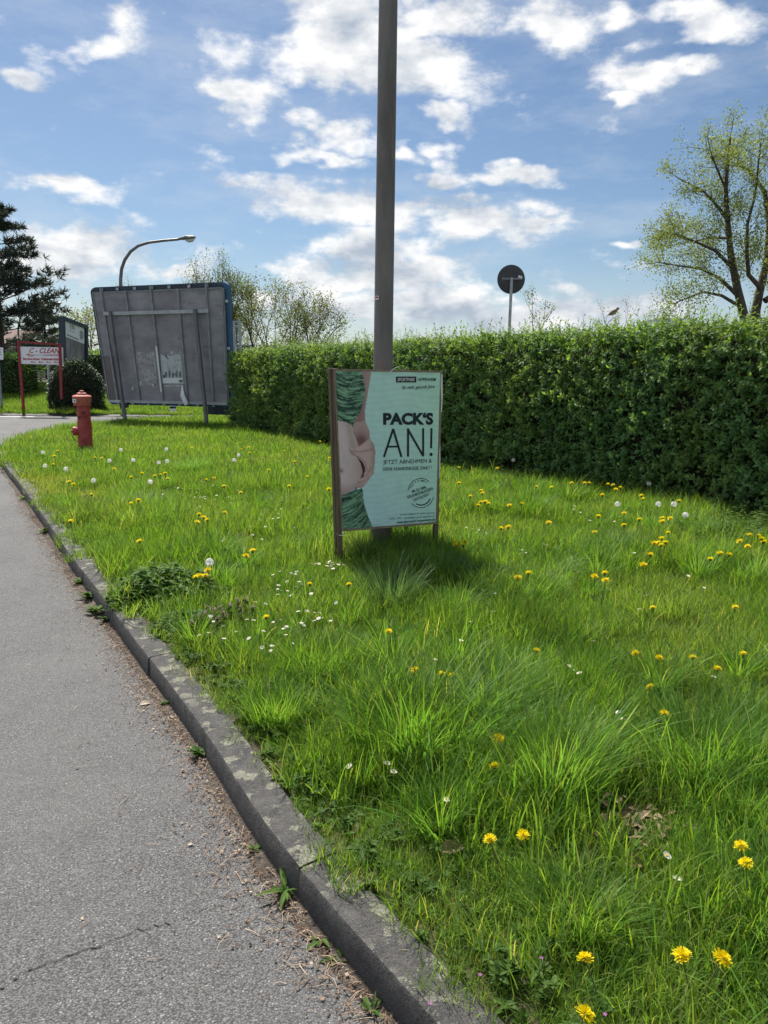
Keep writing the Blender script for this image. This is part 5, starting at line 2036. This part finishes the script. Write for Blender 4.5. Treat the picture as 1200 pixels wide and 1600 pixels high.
# ================================================================== STREET LAMPS
def lamp(base, pts, head, label, r0, rh):
    t = thing('street_lamp', base, label, 'street lamp', 'curved arm street lamps')
    mb = MB()
    P = [Vector(base)] + pts
    mb.tube(P, [r0] + [r0 * (.8 - .3 * k / len(pts)) for k in range(len(pts))], 10)
    mb.build('pole', M['lampgrey'], t, smooth=True)
    a, b = head
    d = (b - a).normalized()
    mb = MB()
    up = Vector((0, 0, 1)) - d * d.z
    s = d.cross(up).normalized()
    secs = [(0, .35, .35), (.15, .6, .6), (.5, 1, .95), (.85, .95, .8), (1, .5, .35)]
    P, fs = [], []
    for tt, ww, hh in secs:
        c = a.lerp(b, tt)
        for k in range(8):
            an = k * .785
            P.append(c + s * (math.cos(an) * ww * rh) + up * (max(math.sin(an), -.25) * hh * rh * .75))
    for i in range(len(secs) - 1):
        for k in range(8):
            fs.append((i * 8 + k, i * 8 + (k + 1) % 8, (i + 1) * 8 + (k + 1) % 8, (i + 1) * 8 + k))
    fs += [tuple(range(8))[::-1], tuple(range(32, 40))]
    mb.grid(P, fs)
    hd = mb.build('lamp_head', M['lampgrey'], t, smooth=True)
    mb = MB()
    c0, c1 = a.lerp(b, .45) - up * rh * .2, a.lerp(b, .93) - up * rh * .2
    mb.tube([c0, c0.lerp(c1, .3) - up * rh * .28, c0.lerp(c1, .7) - up * rh * .28, c1], [rh * .3, rh * .5, rh * .5, rh * .25], 8)
    mb.build('lens', M['lampglass'], hd, smooth=True)
    return t


LY = 26.8
lp = [at_y(x, y, LY) for x, y in ((188.5, 460), (188.5, 436), (190, 420), (195, 406), (204, 393), (216, 384), (232, 379), (255, 376), (279, 374))]
lamp((at_y(189, 600, LY).x, LY, .0), lp, (at_y(277, 374.5, LY), at_y(305.5, 371, LY)), 'curved street lamp rising behind the big billboard', .075, .14)
LY = 40
lp = [at_y(x, y, LY) for x, y in ((28.5, 520), (29, 508), (31, 499), (36, 490), (45, 483), (58, 478), (78, 476))]
lamp((at_y(30, 590, LY).x, LY, .7), lp, (at_y(78, 476, LY), at_y(95.5, 473.5, LY)), 'far curved street lamp in front of the pines', .06, .13)

# round traffic sign from behind
SY2 = 17.0
RS = thing('round_sign', (at_y(794.5, 600, SY2).x, SY2, .1), 'round traffic sign seen from behind, standing beyond the hedge', 'traffic sign')
sc_ = at_y(798.5, 436.5, SY2)
mb = MB()
mb.lathe(sc_ + Vector((0, .012, 0)), [(.292, 0), (.300, .004), (.300, .02), (.292, .024)], 40, (.10, -1, 0))
mb.build('disc', M['signgrey'], RS, smooth=True)
mb = MB()
mb.tube([Vector((at_y(792.5, 560, SY2).x, SY2 - .05, 0)), at_y(799.5, 433.5, SY2 - .05)], .032, 12)
mb.build('post', M['galv'], RS, smooth=True)
mb = MB()
mb.bar(sc_ + Vector((-.23, -.022, .01)), sc_ + Vector((.2, -.022, .01)), .02, .035)
mb.build('bracket', M['galvdark'], RS)
mb = MB()
mb.box(sc_ + Vector((.19, -.02, .045)), .09, .006, .06, Matrix.Rotation(.3, 3, 'Y'))
mb.build('sticker', M['whiteink'], RS)

# ================================================================== TREES
def grow(mb, tips, r, p, d, L, rad, depth, up=.12, spread=.6, n=(2, 3), ratio=.72, side=True):
    P, rads = [p], [rad]
    q, dd = p, d.normalized()
    seg = 4
    for k in range(seg):
        dd = (dd + Vector((r.gauss(0, .10), r.gauss(0, .10), up * .5 + r.gauss(0, .06)))).normalized()
        q = q + dd * L / seg
        P.append(q)
        rads.append(rad * (1 - .45 * (k + 1) / seg))
    mb.tube(P, rads, 6 if rad > .04 else (4 if rad > .012 else 3), False)
    if depth == 0:
        for k in range(1, seg + 1):
            tips.append((P[k], dd))
        return
    for _ in range(r.randint(*n)):
        a = dd.orthogonal().normalized()
        a.rotate(Matrix.Rotation(r.uniform(0, 6.28), 3, dd))
        nd_ = (dd + a * r.uniform(.4, 1.0) * spread + Vector((0, 0, up))).normalized()
        grow(mb, tips, r, P[-1], nd_, L * ratio * r.uniform(.8, 1.15), rads[-1] * .8, depth - 1, up, spread, n, ratio)
    if side:
        for k in (2, 3):
            if r.random() < .75:
                a = dd.orthogonal().normalized()
                a.rotate(Matrix.Rotation(r.uniform(0, 6.28), 3, dd))
                grow(mb, tips, r, P[k], (dd * .5 + a + Vector((0, 0, up))).normalized(), L * ratio * .8, rads[k] * .5, depth - 1, up, spread, n, ratio)


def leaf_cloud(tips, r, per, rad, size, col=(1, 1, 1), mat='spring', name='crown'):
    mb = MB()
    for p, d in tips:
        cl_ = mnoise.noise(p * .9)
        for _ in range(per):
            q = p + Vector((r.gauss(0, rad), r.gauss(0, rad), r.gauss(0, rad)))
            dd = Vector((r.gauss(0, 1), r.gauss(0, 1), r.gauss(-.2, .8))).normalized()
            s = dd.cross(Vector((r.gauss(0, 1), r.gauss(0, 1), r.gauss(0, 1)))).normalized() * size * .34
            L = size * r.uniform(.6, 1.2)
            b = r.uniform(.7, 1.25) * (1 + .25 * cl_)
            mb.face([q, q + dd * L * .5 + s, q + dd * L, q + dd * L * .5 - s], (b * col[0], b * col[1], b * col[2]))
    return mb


def tree(base, stems, depth, per, rad, size, label, name='leafing_tree', seed=1, up=.12, spread=.6, col=(1, 1, 1), ratio=.72, n=(2, 3), group=None, mat='spring'):
    r = random.Random(seed)
    t = thing(name, base, label, 'tree', group)
    mb, tips = MB(), []
    for p, d, L, rd_ in stems:
        grow(mb, tips, r, Vector(p), Vector(d), L, rd_, depth, up, spread, n, ratio)
    mb.build('trunk', M['bark'], t, smooth='full')
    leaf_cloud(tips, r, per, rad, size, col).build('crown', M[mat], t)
    return t, len(tips)


# big tree on the right: hand placed limbs
TY = 24.0
r = random.Random(42)
RT = thing('leafing_tree', (at_y(1165, 600, TY).x, TY, .1), 'large tree with fresh spring leaves rising behind the right hedge', 'tree')
mb, tips = MB(), []
limbs = [([(1168, 600), (1163, 495), (1152, 450), (1142, 400), (1137, 345), (1134, 295), (1137, 250), (1141, 215)], .17, .03, 0),
         ([(1190, 600), (1180, 490), (1187, 455), (1198, 410), (1202, 350), (1195, 300), (1170, 265), (1150, 258)], .18, .03, .4),
         ([(1158, 480), (1128, 462), (1100, 456), (1075, 465), (1052, 475)], .06, .015, -.3),
         ([(1153, 462), (1125, 435), (1095, 420), (1060, 415), (1030, 410)], .07, .015, .3),
         ([(1146, 420), (1118, 392), (1092, 380), (1060, 367), (1036, 362)], .06, .015, -.4),
         ([(1138, 372), (1108, 372), (1080, 378), (1040, 385)], .045, .012, .6),
         ([(1138, 345), (1118, 318), (1098, 298), (1072, 285), (1056, 276)], .06, .012, .2),
         ([(1136, 300), (1122, 268), (1113, 245), (1109, 232)], .04, .012, -.3),
         ([(1188, 450), (1170, 430), (1167, 395), (1168, 350), (1180, 305), (1185, 255), (1188, 228)], .08, .015, -.8),
         ([(1200, 400), (1225, 340), (1235, 270), (1225, 200)], .1, .02, .3),
         ([(1195, 470), (1240, 440), (1290, 420), (1330, 380)], .1, .02, .0),
         ([(1200, 360), (1250, 320), (1290, 290)], .07, .02, .5)]
for P, r0, r1, dy in limbs:
    Q = []
    for k, (px, py) in enumerate(P):
        tt = k / (len(P) - 1)
        Q.append(at_y(px, py, TY + dy * 3.0 * tt + .12 * math.sin(k * 2.1)))
    rr_ = [r0 + (r1 - r0) * (k / (len(Q) - 1)) ** .8 for k in range(len(Q))]
    mb.tube(Q, rr_, 7, False)
    Lt = sum((b - a).length for a, b in zip(Q, Q[1:]))
    nb = int(Lt * 4.2) + 4
    for _ in range(nb):
        tt = r.uniform(.28 if r0 > .1 else .15, 1) * (len(Q) - 1.001)
        k = int(tt)
        p = Q[k].lerp(Q[k + 1], tt - k)
        d = (Q[k + 1] - Q[k]).normalized()
        a = d.orthogonal().normalized()
        a.rotate(Matrix.Rotation(r.uniform(0, 6.28), 3, d))
        grow(mb, tips, r, p, (d * .7 + a * .9 + Vector((0, 0, .15))), r.uniform(.3, .68), .012, 1, .1, .75, (2, 3), .7)
    grow(mb, tips, r, Q[-1], (Q[-1] - Q[-2]), .4, .012, 1, .1, .7, (2, 3), .7)
mb.build('trunk', M['bark'], RT, smooth='full')
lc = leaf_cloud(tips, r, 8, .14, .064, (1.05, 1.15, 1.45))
lc.build('crown', M['spring'], RT)

GT = 'leafing trees beyond the street'
b0 = lambda px, Y, z=.6: Vector((at_y(px, 560, Y).x, Y, z))
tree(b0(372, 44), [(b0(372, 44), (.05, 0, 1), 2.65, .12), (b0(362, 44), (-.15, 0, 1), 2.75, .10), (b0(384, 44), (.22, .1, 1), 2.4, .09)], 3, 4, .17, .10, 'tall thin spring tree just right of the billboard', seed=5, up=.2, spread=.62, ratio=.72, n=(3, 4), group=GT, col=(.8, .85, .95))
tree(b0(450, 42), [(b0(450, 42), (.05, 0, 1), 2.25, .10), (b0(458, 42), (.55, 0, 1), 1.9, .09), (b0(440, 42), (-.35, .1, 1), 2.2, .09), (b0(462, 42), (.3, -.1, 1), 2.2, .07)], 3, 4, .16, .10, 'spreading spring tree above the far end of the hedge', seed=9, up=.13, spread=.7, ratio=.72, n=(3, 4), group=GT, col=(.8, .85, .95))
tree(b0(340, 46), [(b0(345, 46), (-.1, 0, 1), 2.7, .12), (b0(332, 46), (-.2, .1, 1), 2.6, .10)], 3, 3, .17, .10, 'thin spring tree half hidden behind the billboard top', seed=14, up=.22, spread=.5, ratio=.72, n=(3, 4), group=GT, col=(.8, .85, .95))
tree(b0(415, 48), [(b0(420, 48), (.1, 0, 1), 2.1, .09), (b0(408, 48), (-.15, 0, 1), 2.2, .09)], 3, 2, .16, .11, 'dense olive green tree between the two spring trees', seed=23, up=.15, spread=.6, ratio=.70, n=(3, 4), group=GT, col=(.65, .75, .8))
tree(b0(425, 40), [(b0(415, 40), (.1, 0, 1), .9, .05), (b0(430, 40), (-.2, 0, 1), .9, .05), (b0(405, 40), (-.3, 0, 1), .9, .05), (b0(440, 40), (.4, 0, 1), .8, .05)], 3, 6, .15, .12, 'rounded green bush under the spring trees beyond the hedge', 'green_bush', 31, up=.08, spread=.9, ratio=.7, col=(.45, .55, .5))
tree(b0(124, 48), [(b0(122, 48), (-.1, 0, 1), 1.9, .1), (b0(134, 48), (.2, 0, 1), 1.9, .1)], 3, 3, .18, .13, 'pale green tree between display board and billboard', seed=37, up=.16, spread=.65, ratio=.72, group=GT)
tree(b0(205, 60), [(b0(208, 60), (0, 0, 1), 3.0, .1)], 3, 2, .16, .12, 'bare crown just showing above the billboard', seed=44, up=.25, spread=.5, ratio=.72, group=GT)
tree(b0(838, 26, .1), [(b0(838, 26, .1), (.02, 0, 1), 2.3, .05)], 3, 2, .07, .065, 'small young tree right of the round sign', seed=52, up=.12, spread=.75, ratio=.52, group='young trees behind the hedge')
tree(b0(936, 30, .1), [(b0(936, 30, .1), (.05, 0, 1), 2.3, .045)], 3, 1, .07, .06, 'small thin young tree left of the perched bird', seed=57, up=.2, spread=.7, ratio=.50, group='young trees behind the hedge')


def needle_clump(mb, r, c, d, R_, n):
    for _ in range(n):
        v = (d * r.uniform(.1, .9) + Vector((r.gauss(0, .6), r.gauss(0, .6), r.gauss(.25, .5)))).normalized()
        L = R_ * r.uniform(.6, 1.1)
        s = v.orthogonal().normalized()
        s.rotate(Matrix.Rotation(r.uniform(0, 6.28), 3, v))
        s *= R_ * .075
        b = r.uniform(.7, 1.35)
        mb.face([c - s, c + s, c + v * L + s * .4, c + v * L - s * .4], (b, b, b))


def pine(base, H, radius, seed, label, whorls=13, first=.25, clump=.26, nn=13):
    r = random.Random(seed)
    t = thing('pine_tree', base, label, 'tree', 'dark pines on the left')
    mb, cr = MB(), MB()
    mb.tube([base, base + Vector((.05, 0, H * .5)), base + Vector((0, 0, H))], [H * .024, H * .016, .02], 8)
    for w in range(whorls):
        f = first + (1 - first) * w / whorls
        z = H * f
        for k in range(r.randint(4, 6)):
            a = r.uniform(0, 6.28)
            L = radius * (1 - ((f - first) / (1 - first)) ** 1.3 * .88) * r.uniform(.6, 1.12)
            P = [base + Vector((0, 0, z))]
            d = Vector((math.cos(a), math.sin(a), r.uniform(-.05, .3)))
            for j in range(1, 6):
                P.append(P[0] + d * (L * j / 5) + Vector((0, 0, .10 * L * (j / 5) ** 2)))
            mb.tube(P, [.035, .03, .024, .018, .012, .006], 4, False)
            for j in range(int(7 + L * 11)):
                tt = r.uniform(.3, 1.0)
                c = P[0].lerp(P[-1], tt) + Vector((r.gauss(0, .17), r.gauss(0, .17), r.gauss(.05, .045))) * (L * .55)
                needle_clump(cr, r, c, d, clump, nn)
            needle_clump(cr, r, P[-1], d, clump, nn + 4)
    for j in range(9):
        needle_clump(cr, r, base + Vector((r.gauss(0, .08), r.gauss(0, .08), H * (1 - .02 * j))), Vector((0, 0, 1)), clump, nn)
    mb.build('trunk', M['bark'], t, smooth='full')
    cr.build('crown', M['pine'], t)


pine(Vector((at_y(2, 560, 35).x, 35, .7)), 8.0, 3.6, 3, 'tall dark pine at the left picture edge', 11, .16, .30, 15)
pine(Vector((at_y(72, 560, 52).x, 52, .7)), 5.6, 2.2, 8, 'smaller dark pine behind the red framed sign', 10, .12, .3, 14)

# round dark shrub across the street
def shrub(name, base, rx, ry, h, n, size, label, cat, mat, seed, box=False):
    r = random.Random(seed)
    t = thing(name, base, label, cat)
    mb = MB()
    core = MB()
    if box:
        core.box(base + Vector((0, 0, h * .48)), rx * 1.9, ry * 1.8, h * .92, None, .1)
    else:
        core.lathe(base, [(rx * .75, 0), (rx * .92, h * .3), (rx * .85, h * .65), (rx * .5, h * .88), (.05, h * .93)], 16)
    core.build('branch_core', M['core'], t)
    for _ in range(n):
        if box:
            f = r.random()
            if f < .5:
                p, nn_ = Vector((r.uniform(-rx, rx), -ry, r.uniform(.05, 1) * h)), Vector((0, -1, .4))
            elif f < .85:
                p, nn_ = Vector((r.uniform(-rx, rx), r.uniform(-ry, ry), h)), Vector((0, 0, 1))
            else:
                sx = r.choice((-1, 1))
                p, nn_ = Vector((sx * rx, r.uniform(-ry, ry), r.uniform(.05, 1) * h)), Vector((sx, 0, .4))
        else:
            a, z = r.uniform(0, 6.28), r.uniform(.02, 1)
            q = math.sqrt(max(0, 1 - (max(z - .35, 0) / .65) ** 2)) * (1 - .2 * max(0, .3 - z))
            p, nn_ = Vector((math.cos(a) * q * rx, math.sin(a) * q * ry, z * h)), Vector((math.cos(a) * q, math.sin(a) * q, max(z - .2, 0) * 1.2))
        p = base + p * r.uniform(.93, 1.03)
        nb = mnoise.noise(p * 2.2)
        for k in range(4):
            d = (nn_ + Vector((r.gauss(0, .7), r.gauss(0, .7), r.gauss(.1, .6)))).normalized()
            b = r.uniform(.7, 1.3) * (1 + .35 * nb)
            leaf_at(mb, p + Vector((r.gauss(0, size * .4), r.gauss(0, size * .4), r.gauss(0, size * .4))), d, Vector((0, 0, 1)), size * r.uniform(.7, 1.2), size * .5, (b, b, b), .2, .2)
    mb.build('foliage', M[mat], t)


shrub('round_shrub', Vector((at_y(121, 640, 27.6).x, 27.6, .1)), .92, .9, 1.72, 2300, .085, 'round dark green clipped shrub across the street behind the hydrant', 'shrub', 'yew', 4)
shrub('far_hedge', Vector((-18.6, 31.2, .55)), 4.6, .8, 1.5, 3000, .11, 'clipped hedge on the far bank behind the red framed sign', 'hedge', 'hedge', 6, True)
shrub('far_hedge', Vector((-11.6, 33.5, .6)), 2.0, .7, 1.65, 1100, .11, 'yellow green hedge piece behind display board and round shrub', 'hedge', 'hedge', 7, True)

# ================================================================== BUILDINGS
HS = thing('house', (-27.5, 58, .6), 'low house with brown roof glimpsed behind the tall pine', 'house')
mb = MB()
mb.box((-29, 58, 1.9), 6.2, 7, 2.6)
mb.build('wall', M['houses'], HS)
mb = MB()
P = [(-32.4, 54, 3.2), (-25.6, 54, 3.2), (-25.6, 62, 3.2), (-32.4, 62, 3.2), (-32.4, 58, 4.3), (-25.6, 58, 4.3)]
mb.grid(P, [(0, 1, 5, 4), (2, 3, 4, 5), (1, 2, 5), (3, 0, 4), (3, 2, 1, 0)])
mb.build('roof', M['rooftile'], HS)
for x in (-31, -29, -27):
    mb = MB()
    mb.box((x, 54.47, 2.1), 1.1, .06, 1.2)
    wn = mb.build('window', M['window'], HS)
    mb = MB()
    for dx, dz, sx, sz in ((-.58, 0, .08, 1.36), (.58, 0, .08, 1.36), (0, .64, 1.08, .08), (0, -.64, 1.08, .08), (0, 0, .05, 1.2)):
        mb.box((x + dx, 54.44, 2.1 + dz), sx, .08, sz)
    mb.build('window_frame', M['signwhite'], wn)
HL = thing('hall', (21, 64, .1), 'pale blue flat roofed hall just visible over the right hedge', 'building')
q0, q1 = at_y(1022, 499, 60), at_y(1068, 499, 60)
mb = MB()
mb.box(((q0.x + q1.x) / 2, 61.5, q0.z / 2), q1.x - q0.x, 3, q0.z)
mb.build('wall', M['bluewall'], HL)
mb = MB()
mb.box(((q0.x + q1.x) / 2, 61.5, q0.z + .05), q1.x - q0.x + .2, 3.2, .1)
mb.build('roof_edge', M['signwhite'], HL)
for k in range(1):
    mb = MB()
    mb.box(((q0.x + q1.x) / 2, 59.97, q0.z - 1.7), 1.5, .06, 1.1)
    mb.build('window', M['window'], HL)

# ================================================================== BIRD on the hedge
bp = at_y(958, 488.5, 9.9)
br = thing('bird', bp - Vector((0, 0, .06)), 'small brown sparrow perched on top of the hedge', 'bird')
mb = MB()
BD = Vector((1, -.15, .45)).normalized()       # tail to head
secs = [(-.085, .004, -.012, 0), (-.06, .008, -.008, 0), (-.04, .018, -.002, 1), (-.01, .030, 0, 1), (.02, .031, .002, 2), (.042, .023, .008, 2), (.054, .021, .016, 3), (.068, .020, .022, 3), (.080, .011, .022, 3), (.086, .005, .020, 4), (.096, .001, .017, 4)]
sv = BD.cross(Vector((0, 0, 1))).normalized()
uv_ = sv.cross(BD)
cols_ = [(.10, .07, .05), (.16, .11, .07), (.22, .17, .11), (.17, .12, .08), (.05, .045, .04)]
P = []
for x_, rr2, zz, ci in secs:
    c = bp + BD * x_ + uv_ * zz
    for k in range(10):
        a = k * .6283
        P.append(c + sv * (math.cos(a) * rr2) + uv_ * (math.sin(a) * rr2 * (1 if x_ > -.05 else .4)))
for i in range(len(secs) - 1):
    for k in range(10):
        belly_ = math.sin((k + .5) * .6283) < -.3
        mb_c = (.36, .33, .28) if belly_ and 2 <= i <= 6 else cols_[secs[i][3]]
        mb.face([P[i * 10 + k], P[i * 10 + (k + 1) % 10], P[(i + 1) * 10 + (k + 1) % 10], P[(i + 1) * 10 + k]], mb_c)
body = mb.build('body', M['bird'], br, smooth='full')
for s_ in (-1, 1):
    mb = MB()
    w0 = bp + BD * .03 + sv * (.029 * s_) + uv_ * .008
    mb.face([w0 + uv_ * .012, w0 - uv_ * .014, bp - BD * .03 + sv * (.026 * s_) - uv_ * .008, bp - BD * .062 + sv * (.012 * s_) - uv_ * .002, bp - BD * .02 + sv * (.026 * s_) + uv_ * .014], (.12, .075, .045))
    mb.build('wing', M['bird'], br)
    mb = MB()
    mb.lathe(bp + BD * .070 + sv * (.0175 * s_) + uv_ * .027, [(.003, 0), (.0015, .002)], 6, sv * s_)
    mb.build('eye', M['darkink'], br)
    mb = MB()
    mb.tube([bp + sv * (.01 * s_) - Vector((0, 0, .02)), bp + sv * (.012 * s_) - Vector((0, 0, .065))], .0018, 4)
    mb.build('leg', M['twig'], br)
mb = MB()
mb.tube([bp + Vector((-.16, .05, -.35)), bp + Vector((-.04, 0, -.10)), bp + Vector((.03, -.01, -.055)), bp + Vector((.10, -.02, -.02))], [.004, .0035, .003, .0015], 5)
mb.build('stem', M['twig'], hedge)
